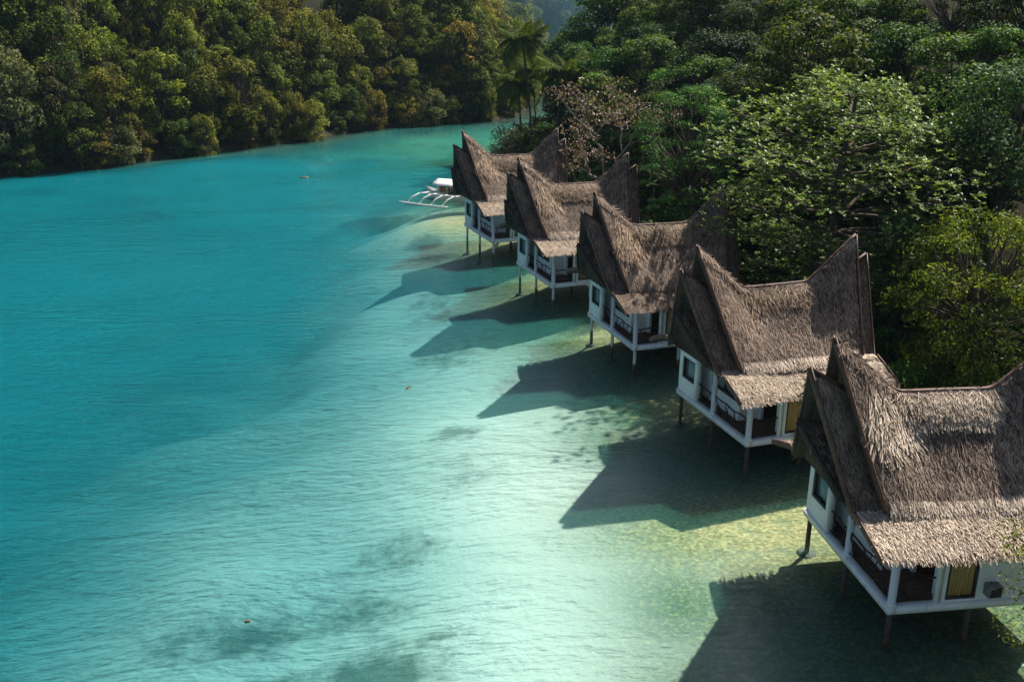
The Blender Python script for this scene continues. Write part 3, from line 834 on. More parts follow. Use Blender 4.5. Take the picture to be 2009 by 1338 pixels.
    wall_holes(mb, 'x', XF, .12, 1.99, W - .165, D + .24, D + 2.6, [(2.25, 4.42, D + 1.02, D + 2.2)])
    wall_holes(mb, 'y', 1.993, .12, XF + .123, XR + .14, D + .24, D + 2.6, [])
    wall_holes(mb, 'y', .02, .14, XR, 5.24, D + .24, D + 2.6, [(XR + .12, 2.78, D + .32, D + 2.22)])
    wall_holes(mb, 'y', W - .16, .14, .165, 5.24, D + .24, D + 2.6, [(2.6, 3.7, D + 1.0, D + 2.0)])
    wall_holes(mb, 'x', 5.10, .14, .165, W - .165, D + .24, D + 2.6, [(2.4, 3.5, D + .24, D + 2.2)])
    mb.build('room_wall', M['white'], root)
    # front window
    mb = MB(); frame_bars(mb, 'x', .03, .13, 4.743, 5.897, D + .953, D + 1.977, .09)
    wn = mb.build('window', M['frame'], root)
    mb = MB(); mb.box(.075, .085, 4.83, 5.81, D + 1.04, D + 1.89); mb.build('pane', M['glass'], wn)
    mb = MB()
    cy = 4.86
    while cy < 5.60: mb.box(.17 + rnd.uniform(-.012, .012), .19, cy, cy + .10, D + .93, D + 1.93); cy += .097
    mb.build('curtain', M['sheer'], wn)
    # veranda window
    mb = MB(); frame_bars(mb, 'x', XF + .02, XF + .10, 2.253, 4.417, D + 1.023, D + 2.197, .09, (3.34,))
    wn = mb.build('window', M['frame'], root)
    mb = MB(); mb.box(XF + .055, XF + .065, 2.343, 4.327, D + 1.113, D + 2.107); mb.build('pane', M['glass'], wn)
    mb = MB(); cy = 2.4
    while cy < 4.25: mb.box(XF + .16 + rnd.uniform(-.012, .012), XF + .18, cy, cy + .10, D + 1.0, D + 2.15); cy += .097
    mb.build('curtain', M['sheer'], wn)
    # side glass door with ochre curtain
    mb = MB(); frame_bars(mb, 'y', .05, .13, XR + .123, 2.777, D + .323, D + 2.217, .085, ())
    dr = mb.build('side_door', M['frame'], root)
    mb = MB(); cx = XR + .21
    while cx < 2.62: mb.box(cx, cx + .062, .085 + rnd.uniform(-.012, .03), .15, D + .41, D + 2.12); cx += .062
    mb.build('curtain', M['curtain'], dr)
    if ac:
        mb = MB(); mb.box(3.00, 3.42, -.30, .018, D + .48, D + .86)
        a_ = mb.build('air_conditioner', M['metal'], root)
        mb = MB()
        for q_ in range(7): mb.box(3.04, 3.38, -.318, -.302, D + .52 + q_ * .045, D + .545 + q_ * .045)
        mb.build('grille', M['frame'], a_)
    # railings
    mb = MB(); railing(mb, rnd, (.1, .25, D + .24), (.1, MID + .30, D + .24)); mb.build('railing', M['rail'], root)
    mb = MB(); railing(mb, rnd, (.1, MID + .52, D + .24), (.1, 4.45, D + .24)); mb.build('railing', M['rail'], root)
    mb = MB(); railing(mb, rnd, (.25, .1, D + .24), (1.43, .1, D + .24)); mb.build('railing', M['rail'], root)
    return root

HOUSES = [
 ((11.441, 26.503), .137, 11, 'nearest stilt house, its ragged pale straw eave and a ridge heaped with loose thatch', 1.25, 1.9, .8, True, True),
 ((9.708, 38.392), .318, 22, 'second nearest stilt house, brown roof with a bare ridge board and pale straw eave', 1.05, .25, 0, True, False),
 ((6.351, 50.155), .316, 33, 'middle stilt house of the five, its roof brown down to the eave', 0, 1.1, 1.0, False, False),
 ((2.509, 61.841), .357, 44, 'stilt house with a thick golden thatch roll along its ridge, second from the boat', .62, 1.1, .3, False, False),
 ((-1.521, 73.796), .375, 55, 'farthest stilt house, beside the white outrigger boat', .45, 1.0, .6, False, False),
]
for a in HOUSES: make_house(*a)

# ------------------------------------------------------------------ outrigger boat
def make_boat():
    ax = Vector((.89, -.456, 0)); ang = math.atan2(ax.y, ax.x)
    root = empty('outrigger_boat', (-4.75, 95.5, 0), ang)
    tag(root, 'white outrigger boat with a white canopy moored beyond the farthest stilt house', 'boat')
    # hull: lofted sections along local x
    mb = MB(); V = []; F = []; n = 21; secs = []
    for i in range(n):
        t = -1 + 2 * i / (n - 1); x = t * 4.0
        wd_ = .52 * (1 - abs(t) ** 3.2) + .02; sh = .55 + .55 * abs(t) ** 3; ke = -.22 + .5 * abs(t) ** 4
        prof = [(0, ke), (wd_ * .65, ke + .10), (wd_, ke + (sh - ke) * .6), (wd_ * 1.08, sh), (wd_ * .9, sh), (wd_ * .82, ke + .25 + .1 * abs(t)), (0, ke + .2)]
        ring = [(x, y, z) for y, z in prof] + [(x, -y, z) for y, z in prof[-2:0:-1]]
        secs.append(ring); V += ring
    k = len(secs[0])
    for i in range(n - 1):
        for j in range(k):
            F.append((i * k + j, (i + 1) * k + j, (i + 1) * k + (j + 1) % k, i * k + (j + 1) % k))
    F.append(tuple(range(k))); F.append(tuple((n - 1) * k + j for j in range(k))[::-1])
    mb.add(V, F); mb.build('hull', M['white_boat'], root, smooth=True)
    mb = MB()
    for x0, x1 in ((-3.2, -2.6), (2.2, 3.3)): mb.box(x0, x1, -.36, .36, .60, .64)
    mb.build('foredeck', M['white_boat'], root)
    # cabin panels and canopy
    mb = MB()
    for x0, x1 in ((-2.05, -1.45), (-.2, .35), (.7, 1.5)):
        for s in (-1, 1): mb.box(x0, x1, s * .60 - .02, s * .60 + .02, .56, 1.45)
    mb.build('cabin_panel', M['orange_wood'], root)
    mb = MB()
    mb.box(-2.5, -2.3, -.62, .62, .58, 1.72); mb.build('cabin_bulkhead', M['white_boat'], root)
    mb = MB(); V = []; F = []; nn = 9
    for x in np.linspace(-2.7, 2.7, 9):
        for j in range(nn):
            y = -1.15 + 2.3 * j / (nn - 1); V.append((x, y, 1.50 + .46 * (1 - abs(y / 1.15)) ** .8 * (1 if -2.6 < x < 2.6 else .9) + .015 * math.sin(x * 4)))
    m_ = len(V); V += [(x, y, z - .05) for x, y, z in V]
    for i in range(8):
        for j in range(nn - 1):
            q = (i * nn + j, i * nn + j + 1, (i + 1) * nn + j + 1, (i + 1) * nn + j); F.append(q[::-1]); F.append(tuple(a + m_ for a in q))
    ed = [j for j in range(nn)] + [i * nn + nn - 1 for i in range(1, 9)] + [8 * nn + j for j in range(nn - 2, -1, -1)] + [i * nn for i in range(7, 0, -1)]
    for a, b in zip(ed, ed[1:] + ed[:1]): F.append((a, b, b + m_, a + m_))
    mb.add(V, F); mb.build('canopy', M['white_boat'], root)
    for x in (-2.2, -.9, .4, 1.7):
        for s in (-1, 1):
            mb = MB(); mb.tube([(x, s * .55, .55), (x, s * .82, 1.6)], .03, 6); mb.build('canopy_post', M['white_boat'], root)
    mb = MB(); mb.box(-1.3, -.4, -.3, .3, .35, .62); mb.box(.2, .6, -.35, .35, .35, .60); mb.build('bench', M['blue_paint'], root)
    # outriggers
    for s in (-1, 1):
        mb = MB(); mb.tube([(-4.6, s * 3.85, .20), (-4.2, s * 3.8, .12), (-2, s * 3.8, .08), (.1, s * 3.8, .10), (.6, s * 3.82, .15)], [.05, .085, .09, .085, .05], 8)
        mb.build('outrigger_float', M['white_boat'], root)
    for x in (-2.55, -1.3, -.05, 1.15):
        mb = MB()
        P_ = [(x - 1.3, 3.8, .10), (x - 1.0, 3.15, .62), (x - .8, 2.4, .80), (x - .1, .5, .76), (x, 0, .75)]
        mb.tube([(a_, -b_, c2) for a_, b_, c2 in P_] + [(a_, b_, c2) for a_, b_, c2 in P_[-2::-1]], [.06, .065, .07, .075, .075, .075, .07, .065, .06], 7)
        mb.build('outrigger_arm', M['white_boat'], root)
    for s in (-1, 1):
        mb = MB(); mb.tube([(-3.3, s * 2.3, .86), (.6, s * 2.3, .87)], .035, 6); mb.build('lashing_pole', M['white_boat'], root)
    mb = MB(); mb.tube([(-3.7, 0, .95), (-3.75, 0, 1.5)], .025, 5); mb.build('flag_staff', M['rail'], root)
make_boat()

# ------------------------------------------------------------------ floating debris
def debris(loc, sx, sy, rz, label, seed):
    rnd = random.Random(seed); mb = MB(); n = 10
    V = [(0, 0, .05)]; V2 = []
    for i in range(n):
        a = 2 * math.pi * i / n; r = rnd.uniform(.7, 1.1); V.append((math.cos(a) * sx * r, math.sin(a) * sy * r, .02 + rnd.uniform(0, .03)))
    V += [(x, y, -.03) for x, y, z in V[1:]]
    F = [(0, 1 + i, 1 + (i + 1) % n) for i in range(n)] + [(1 + i, 1 + n + i, 1 + n + (i + 1) % n, 1 + (i + 1) % n) for i in range(n)]
    mb.add(V, F); o = mb.build('floating_debris', M['debris'], None); o.location = loc; o.rotation_euler = (0, 0, rz)
    tag(o, label, 'debris', 'brown debris afloat')
debris((-22.1, 107.7, 0), .52, .34, .2, 'brown debris floating on deep turquoise water off the wooded bank', 1)
debris((-5.2, 47.7, 0), .06, .20, -.5, 'small brown debris floating in the open bay abreast of the middle house', 2)
debris((-8.3, 27.6, 0), .10, .05, .3, 'small tan debris floating above the dark seagrass patches in the foreground', 3)

# ------------------------------------------------------------------ trees
def leaf_quads(rng, P, Nn, size, asp, var, mb):
    n = len(P)
    r = rng.normal(0, 1, (n, 3)); t = r - Nn * np.sum(r * Nn, 1, keepdims=True)
    t /= np.linalg.norm(t, axis=1, keepdims=True) + 1e-9
    b = np.cross(Nn, t); L = size[:, None]; wv = L * asp
    Q = np.stack([P - t * L * .5, P + b * wv * .5 - t * L * .05 + Nn * L * .06, P + t * L * .5 - Nn * L * .05, P - b * wv * .5 - t * L * .05 + Nn * L * .06], 1)
    mb.quads(Q, var)

def clump_leaves(rng, mb, c, r, n, size, flat=.75, asp=.55, upb=.45, dens=(.55, 1.05), base_var=.5, lo=-.55):
    d = rng.normal(0, 1, (int(n * 1.6), 3)); d /= np.linalg.norm(d, axis=1, keepdims=True)
    d = d[d[:, 2] > lo][:n]; n = len(d)
    rad = r * rng.uniform(dens[0], dens[1], n) ** .6
    # knobbly outline
    k = rng.normal(0, 1, (5, 3)) * 2.2
    wob = 1 + .16 * np.sin(d @ k.T + rng.uniform(0, 6.28, 5)).sum(1) * .6
    P = np.array(c) + d * (rad * wob)[:, None] * np.array([1, 1, flat])
    Nn = d * .65 + np.array([0, 0, upb]) + rng.normal(0, .42, (n, 3)); Nn /= np.linalg.norm(Nn, axis=1, keepdims=True)
    var = np.clip(base_var + rng.normal(0, .24, n), 0, 1)
    leaf_quads(rng, P, Nn, rng.uniform(*size, n), asp, var, mb)

def limb(mb, rnd, a, b, r0, r1, n=5, wob=.12):
    a = Vector(a); b = Vector(b); L = (b - a).length; P = []
    for i in range(n + 1):
        t = i / n; p = a.lerp(b, t)
        k = math.sin(math.pi * t) * wob * L
        P.append(p + Vector((rnd.uniform(-1, 1), rnd.uniform(-1, 1), rnd.uniform(-.3, .6))) * k * .5)
    mb.tube(P, [r0 + (r1 - r0) * i / n for i in range(n + 1)], 6)
    return P

def broadleaf(seed, R, H, nc, leaf, per, flat=.75, zc=.62, zr=.34, crad=(.34, .5), asp=.55, upb=.45, umbrella=0, spread=.74, dens=(.55, 1.05)):
    """returns (crown mb, trunk mb)"""
    rnd = random.Random(seed); rng = np.random.default_rng(seed)
    cr_ = MB(); tr = MB()
    cs = []
    for i in range(nc):
        for _ in range(30):
            th = rnd.uniform(0, 2 * math.pi); z = rnd.uniform(-.85, 1); rr = math.sqrt(max(0, 1 - z * z * .9)) * (rnd.uniform(.35, 1) ** .5)
            c = (math.cos(th) * rr * R * spread, math.sin(th) * rr * R * spread, H * zc + z * H * zr * .8 - umbrella * (rr * R) ** 2)
            if all((Vector(c) - Vector(q[0])).length > .42 * R * crad[0] * 2 for q in cs): break
        cs.append((c, R * rnd.uniform(*crad)))
    top = (rnd.uniform(-.1, .1) * R, rnd.uniform(-.1, .1) * R, H * zc)
    limb(tr, rnd, (0, 0, -.6), (top[0] * .6, top[1] * .6, H * .36), .045 * H ** .9 * .5 + .05, .032 * H * .6 + .03, 4, .06)
    limb(tr, rnd, (top[0] * .6, top[1] * .6, H * .36), (top[0], top[1], H * (zc + .1)), .03 * H * .6 + .03, .03, 4, .08)
    for (c, r) in cs:
        f = (top[0] * .6, top[1] * .6, H * rnd.uniform(.34, .5))
        limb(tr, rnd, f, c, .018 * H * .5 + .02, .015, 4, .14)
        clump_leaves(rng, cr_, c, r, int(per * (r / (R * .42)) ** 2), leaf, flat, asp, upb, dens, base_var=.5 + rnd.uniform(-.24, .24))
    return cr_, tr

def make_proto(name, lm, seed, bark='bark', **kw):
    cr_, tr = broadleaf(seed, **kw)
    return dict(name=name, crown=cr_.mesh('crown', LM[lm]), trunk=tr.mesh('trunk', M[bark], True))

def place(proto, x, y, z, rz, sc, label, cat, group, szz=1.):
    """first use links fresh objects, later uses copy them"""
    if 'root' not in proto:
        root = empty(proto['name'], (0, 0, 0))
        for k in ('trunk', 'crown'):
            link(bpy.data.objects.new(k, proto[k]), root)
        proto['root'] = root
    else:
        root = copy_tree(proto['root'])
    root.location = (x, y, z); root.rotation_euler = (0, 0, rz); root.scale = (sc, sc, sc * szz)
    tag(root, label, cat, group)
    return root

ORD = ['first', 'second', 'third'] + [f'{i}th' for i in range(4, 21)] + ['21st', '22nd', '23rd'] + [f'{i}th' for i in range(24, 31)] + ['31st', '32nd', '33rd'] + [f'{i}th' for i in range(34, 41)] + ['41st', '42nd', '43rd'] + [f'{i}th' for i in range(44, 51)] + [f'{i}{ {1: "st", 2: "nd", 3: "rd"}.get(i % 10, "th")}' for i in range(51, 200)]

# --- hillside across the water
LEFT_KINDS = {'olive': 'olive green', 'golden': 'golden brown', 'dark': 'dark green', 'grey': 'greyish green', 'lime': 'yellowish green'}
LP = {}
for i, k in enumerate(LEFT_KINDS):
    LP[k] = [make_proto('forest_tree', k, 100 + i * 10 + j, R=2.7, H=6.6, nc=70, leaf=(.13, .31), per=370,
                        flat=.72 + .15 * j, zc=.50, zr=.60, crad=(.11, .30), spread=.92, dens=(.55, 1.12)) for j in range(3)]
rng = np.random.default_rng(77); rnd = random.Random(77)
rows = []
row_d = [.3, 2.6, 5.2, 8.0, 11.0, 14.2, 17.6, 21.2, 25.0, 29.5]
seg = np.linalg.norm(np.diff(LEFT, axis=0), axis=1); cum = np.concatenate([[0], np.cumsum(seg)])
for ri, d in enumerate(row_d):
    s = rng.uniform(0, 2); items = []
    while s < cum[-1]:
        i = min(np.searchsorted(cum, s, 'right') - 1, len(seg) - 1); t = (s - cum[i]) / seg[i]
        a, b = LEFT[i], LEFT[i + 1]; dirv = (b - a) / seg[i]; nrm = np.array([-dirv[1], dirv[0]])
        p = a + (b - a) * t + nrm * (d + rng.uniform(-1.1, 1.1))
        step = rng.uniform(2.0, 3.7) * (1 + .05 * ri)
        s += step
        z, dl, dr = terrain_z(np.array([p[0]]), np.array([p[1]])); z = float(z[0])
        if dl[0] < -.6: continue
        px, py, dist = proj((p[0], p[1], z + 3.5))
        pt = proj((p[0], p[1], z + 6.5)); 
        rad = 2.2 * F_PX / dist
        if px < -rad * .8 or px > 1300 or pt[1] > 400 or proj((p[0], p[1], z + .5))[1] < -130: continue
        if dist > 300 or (ri == 0 and dist > 185): continue
        items.append((px, p[0], p[1], z))
    items.sort(); rows.append(items)
# --- hillside behind the houses
RIGHT_KINDS = {'deep': 'deep green', 'jade': 'mid green', 'dark': 'dark olive', 'olive': 'olive green'}
RP = {}
for i, k in enumerate(RIGHT_KINDS):
    RP[k] = [make_proto('forest_tree', k, 300 + i * 10 + j, R=3.5, H=8.8, nc=62, leaf=(.14, .30), per=600,
                        flat=.55, zc=.58, zr=.46, crad=(.13, .32), spread=.86, dens=(.35, 1.1), upb=.6) for j in range(2)]
segR = np.linalg.norm(np.diff(RIGHT, axis=0), axis=1); cumR = np.concatenate([[0], np.cumsum(segR)])
KEEP = [(17.2, 54, 6.0), (11.3, 68, 3.6), (20.6, 44, 4.2), (25, 52, 3.4), (7.4, 85, 4.0), (1.5, 126, 3.6), (5.5, 118, 4.2), (10.9, 122, 3.0)]
rowsR = []
for ri, d in enumerate([8.0, 12.5, 17.5, 23, 29, 35.5, 42, 49, 57]):
    s = rng.uniform(0, 3); items = []
    while s < cumR[-1]:
        i = min(np.searchsorted(cumR, s, 'right') - 1, len(segR) - 1); t = (s - cumR[i]) / segR[i]
        a, b = RIGHT[i], RIGHT[i + 1]; dirv = (b - a) / segR[i]; nrm = np.array([dirv[1], -dirv[0]])
        p = a + (b - a) * t + nrm * (d + rng.uniform(-1.6, 1.6)); s += rng.uniform(3.8, 6.2)
        z, dl, dr = terrain_z(np.array([p[0]]), np.array([p[1]])); z = float(z[0])
        if dr[0] < 3 or p[1] < 33: continue
        if any((p[0] - q[0]) ** 2 + (p[1] - q[1]) ** 2 < q[2] ** 2 for q in KEEP): continue
        px, py, dist = proj((p[0], p[1], z + 5)); rad = 3.2 * F_PX / max(dist, 1)
        if px > 2009 + rad * .8 or px < 900 or proj((p[0], p[1], z + .5))[1] < -110 or dist > 200 or dist < 10: continue
        items.append((px, p[0], p[1], z))
    if ri == 0:
        for (ex_, ey_) in ((8.6, 147), (10.5, 156), (14, 168), (12.5, 144), (17, 158), (18, 178)):
            items.append((proj((ex_, ey_, 6))[0], ex_, ey_, float(terrain_z(np.array([ex_]), np.array([ey_]))[0][0])))
    items.sort(); rowsR.append(items)
# keep the 292 trees that show largest: painted front to back as ellipses on a coarse screen
cand = [('L', ri, it) for ri, its_ in enumerate(rows) for it in its_] + [('R', ri, it) for ri, its_ in enumerate(rowsR) for it in its_]
def _shape(side, it):
    R0, H0 = (2.3, 6.0) if side == 'L' else (3.2, 8.5) if it[2] <= 142 or it[1] >= 24 else (5.5, 16)
    px, py, dist = proj((it[1], it[2], it[3] + H0 * .55))
    return px / 4, py / 4, R0 * F_PX / dist / 4, H0 * .5 * F_PX / dist / 4, dist
sh = [_shape(c[0], c[2]) for c in cand]
buf = np.zeros((335, 503), bool); YY, XX = np.mgrid[0:335, 0:503]
vis = np.zeros(len(cand))
for i in sorted(range(len(cand)), key=lambda i: sh[i][4]):
    px, py, rx, ry, _ = sh[i]
    mk = (((XX - px) / rx) ** 2 + ((YY - py) / ry) ** 2 < 1)
    vis[i] = (mk & ~buf).sum(); buf |= mk
keep = {(cand[i][0], cand[i][1], cand[i][2]) for i in np.argsort(-vis)[:297] if vis[i] > 6}
rows = [[it for it in its_ if ('L', ri, it) in keep] for ri, its_ in enumerate(rows)]
rowsR = [[it for it in its_ if ('R', ri, it) in keep] for ri, its_ in enumerate(rowsR)]
for ri, items in enumerate(rows):
    for k, (px, x, y, z) in enumerate(items):
        pr = np.array([.38, .14, .26, .10, .12]) if ri > 0 else np.array([.36, .12, .22, .10, .20])
        if x < -46: pr = np.array([.24, .12, .46, .12, .06])
        kk = list(LEFT_KINDS)[rng.choice(5, p=pr / pr.sum())]
        sc = rng.uniform(.72, 1.25) * (.72 if ri == 0 else 1) * (1 + .02 * ri)
        nm = LEFT_KINDS[kk]
        if ri == 0: lab = f'{nm} tree overhanging the far waterline, {ORD[k]} from the left'
        else: lab = f'{nm} tree across the water, {ORD[k]} from left in the hillside\'s {ORD[ri]} row'
        place(LP[kk][rng.integers(3)], x, y, z - .15 - (.7 if ri == 0 else 0), rng.uniform(0, 6.28), sc, lab, 'tree', 'trees on the wooded hillside across the water', rng.uniform(.85, 1.4))

for ri, items in enumerate(rowsR):
    for k, (px, x, y, z) in enumerate(items):
        pr = [.40, .30, .20, .10] if x > 14 else [.25, .32, .18, .25]
        kk = list(RIGHT_KINDS)[rng.choice(4, p=pr)]
        sc = rng.uniform(.75, 1.2) * (2.0 if y > 142 and x < 24 else 1)
        lab = f'{RIGHT_KINDS[kk]} tree behind the houses, {ORD[k]} from left in the hill\'s {ORD[ri]} row'
        place(RP[kk][rng.integers(2)], x, y, z - .2, rng.uniform(0, 6.28), sc, lab, 'tree', 'trees on the hill behind the houses', rng.uniform(.85, 1.2))

# --- understorey shrubs on the flat strip behind the houses
SP_ = [make_proto('shrub', k, 400 + j, R=1.5, H=2.3, nc=11, leaf=(.14, .28), per=190, flat=.8, zc=.5, zr=.4, crad=(.3, .48)) for j, k in enumerate(('deep', 'jade', 'dark'))]
SHK = ['deep green', 'mid green', 'dark olive']
its = []
for ri, d in enumerate([2.6, 4.6, 6.8, 10]):
    s = rng.uniform(0, 2)
    while s < cumR[-1]:
        i = min(np.searchsorted(cumR, s, 'right') - 1, len(segR) - 1); t = (s - cumR[i]) / segR[i]
        a, b = RIGHT[i], RIGHT[i + 1]; dirv = (b - a) / segR[i]; nrm = np.array([dirv[1], -dirv[0]])
        p = a + (b - a) * t + nrm * (d + rng.uniform(-.8, .8)); s += rng.uniform(2.2, 4.2)
        z, dl, dr = terrain_z(np.array([p[0]]), np.array([p[1]]))
        px, py, dist = proj((p[0], p[1], float(z[0]) + 1))
        if dr[0] < 2.2 or p[1] < 34 or p[1] > 150 or px > 2030 or px < 930: continue
        if 19 < p[0] < 23.5 and 48 < p[1] < 55: continue
        its.append((px, p[0], p[1], float(z[0])))
its.sort()
for k, (px, x, y, z) in enumerate(its):
    j = int(rng.integers(3))
    place(SP_[j], x, y, z - .1, rng.uniform(0, 6.28), rng.uniform(.7, 1.3), f'{SHK[j]} undergrowth shrub behind the houses, {ORD[k]} from the left', 'shrub', 'undergrowth shrubs behind the houses')

def ground_z(x, y): return float(terrain_z(np.array([x]), np.array([y]))[0][0])

# --- the big pale sea almond tree with tiers of rosettes
def sea_almond():
    rnd = random.Random(9); rng = np.random.default_rng(9)
    x0, y0 = 17.6, 54.0; gz = ground_z(x0, y0)
    root = empty('sea_almond_tree', (x0, y0, gz)); tag(root, 'large pale yellow-green tree with tiered spreading branches behind the middle houses', 'tree')
    tr = MB(); cr_ = MB()
    H = 15.2 - gz
    tp = limb(tr, rnd, (0, 0, -.6), (-.3, .2, H * .55), .34, .2, 6, .05)
    tp2 = limb(tr, rnd, tp[-1], (.1, 0, H * .97), .2, .04, 6, .06)
    P = []
    def rosettes(q, k):
        for _ in range(k):
            P.append((q[0] + rnd.gauss(0, .50), q[1] + rnd.gauss(0, .50), q[2] + rnd.gauss(.12, .34)))
    z = H * .24; lev = 0
    while z < H * .97:
        f = z / H
        Rr = 7.4 * (np.interp(f, [.2, .34, .55, .72, .86, 1.0], [.80, .98, 1.0, .74, .48, .16]))
        nb = 7 if f < .8 else 5
        a0 = rnd.uniform(0, 6.28)
        for b in range(nb):
            a = a0 + 6.283 * b / nb + rnd.uniform(-.3, .3); L = Rr * rnd.uniform(.72, 1.12)
            c0 = Vector((-.1, .1, z))
            end = Vector((math.cos(a) * L, math.sin(a) * L, z + L * rnd.uniform(.02, .34)))
            if f < .4: end.z -= L * .10
            bp_ = limb(tr, rnd, c0, end, .05 + .012 * L, .02, 7, .06)
            for i in range(2, len(bp_)):
                q = bp_[i]; fr_ = i / (len(bp_) - 1)
                if fr_ < .35: continue
                rosettes(q, int(2 + 4 * fr_))
                for s in (-1, 1):
                    m_ = (1.25 - .6 * fr_) * rnd.uniform(.7, 1.4) * L * .26
                    dr_ = Vector((math.cos(a + s * rnd.uniform(.6, 1.1)), math.sin(a + s * rnd.uniform(.6, 1.1)), rnd.uniform(-.02, .16)))
                    e_ = q + dr_ * m_
                    tr.tube([q, q.lerp(e_, .5) + Vector((0, 0, .05)), e_], [.025, .018, .01], 5)
                    rosettes(q.lerp(e_, .5), 2); rosettes(e_, 3)
        z += rnd.uniform(.85, 1.25); lev += 1
    for q in P:
        n = rnd.randint(6, 10); q = np.array(q)
        a = rng.uniform(0, 6.28) + np.arange(n) * 2.399
        tilt = rng.uniform(-.25, .95, n)
        t = np.stack([np.cos(a) * np.cos(tilt), np.sin(a) * np.cos(tilt), np.sin(tilt)], 1)
        L = rng.uniform(.13, .29, n)[:, None]
        b = np.cross(t, np.array([0, 0, 1.])); b /= np.linalg.norm(b, axis=1, keepdims=True) + 1e-9
        up_ = np.cross(b, t)
        w_ = L * .5
        Q = np.stack([q + t * .02, q + t * L * .62 + b * w_ * .5 + up_ * .02, q + t * L - up_ * L * .12, q + t * L * .62 - b * w_ * .5 + up_ * .02], 1)
        hv = .47 + rnd.gauss(0, .15)
        cr_.quads(Q, np.clip(hv + rng.normal(0, .15, n), 0, 1))
    tr.build('trunk', M['bark'], root, True); cr_.build('crown', LM['almond'], root)
sea_almond()

def single(name, label, cat, x, y, lm, bark='bark', zoff=-.2, **kw):
    cr_, tr = broadleaf(**kw)
    root = empty(name, (x, y, ground_z(x, y) + zoff)); tag(root, label, cat)
    tr.build('trunk', M[bark], root, True); cr_.build('crown', LM[lm], root)
    return root

single('feathery_tree', 'vivid green feathery-leaved tree in flat layered pads behind the fourth house', 'tree', 11.6, 68.5, 'feather', seed=501, R=4.4, H=12.8, nc=85,
       leaf=(.09, .20), per=1000, flat=.36, zc=.60, zr=.46, crad=(.12, .26), spread=.9, dens=(.4, 1.1), asp=.34, upb=.7)
single('bushy_tree', 'yellow-tinged bushy tree with drooping clusters right of the second nearest house', 'tree', 20.9, 44.2, 'amber', seed=502, R=4.2, H=9.2, nc=120,
       leaf=(.10, .23), per=900, flat=.62, zc=.52, zr=.54, crad=(.10, .24), spread=.88, dens=(.3, 1.1), asp=.36, upb=.25)
single('broadleaf_tree', 'blue-green glossy tree at the right edge, beyond the yellow-tinged bushy tree', 'tree', 25.6, 53, 'blue', seed=503, R=4.2, H=11.5, nc=36,
       leaf=(.14, .32), per=520, flat=.62, zc=.66, zr=.36, crad=(.22, .38), asp=.5, upb=.5)
single('broadleaf_tree', 'dark tree with pale glints right behind the second nearest house\'s rear gable', 'tree', 19.4, 49.5, 'blue', seed=504, R=2.9, H=8.6, nc=30,
       leaf=(.14, .30), per=380, flat=.7, zc=.56, zr=.42, crad=(.22, .36), asp=.5, upb=.4)
single('waterside_shrub', 'pale blue-green shrub at the water\'s edge beneath the tall coconut palm', 'shrub', -1.0, 121.5, 'shrub', seed=505, R=2.5, H=4.6, nc=24,
       leaf=(.14, .30), per=150, flat=.8, zc=.5, zr=.42, crad=(.24, .4), asp=.5, upb=.3)
single('near_tree', 'small light green tree whose sprays reach past the nearest house at the right edge', 'tree', 15.6, 22.9, 'lime', seed=506, R=3.0, H=8.4, nc=46,
       leaf=(.07, .16), per=420, flat=.45, zc=.62, zr=.40, crad=(.12, .26), spread=.9, asp=.4, upb=.5)

# --- half-bare reddish tree
def bare_tree():
    rnd = random.Random(21); rng = np.random.default_rng(21)
    x0, y0 = 8.4, 83.5; gz = ground_z(x0, y0)
    root = empty('half_bare_tree', (x0, y0, gz)); root.scale = (1.15, 1.15, 1.38); tag(root, 'half-bare tree of pale crooked limbs and dry reddish leaves behind the farthest houses', 'tree')
    tr = MB(); cr_ = MB(); tips = []
    def grow(p, d, L, r, lev):
        q = p + d * L
        pts = limb(tr, rnd, p, q, r, r * .62, 5, .22)
        if lev >= 4: tips.append(q); return
        if lev >= 2: tips.append(q)
        for _ in range(3 if lev < 2 else 2):
            nd = (d + Vector((rnd.uniform(-1, 1), rnd.uniform(-1, 1), rnd.uniform(-.35, .5))) * .95); nd.z *= .75
            grow(pts[rnd.choice([-1, -1, -2])], nd.normalized(), L * rnd.uniform(.6, .86), r * .6, lev + 1)
    grow(Vector((0, 0, -.4)), Vector((-.25, -.1, 1)).normalized(), 3.6, .20, 0)
    for tpt in tips:
        n = rnd.randint(22, 48)
        P = np.array(tpt) + rng.normal(0, 1, (n, 3)) * np.array([.55, .55, .22])
        Nn = rng.normal(0, .6, (n, 3)) + np.array([0, 0, .8]); Nn /= np.linalg.norm(Nn, axis=1, keepdims=True)
        leaf_quads(rng, P, Nn, rng.uniform(.12, .28, n), .55, np.clip(rng.normal(.5, .22, n), 0, 1), cr_)
    tr.build('trunk', M['bark_pale'], root, True); cr_.build('crown', LM['red'], root)
bare_tree()

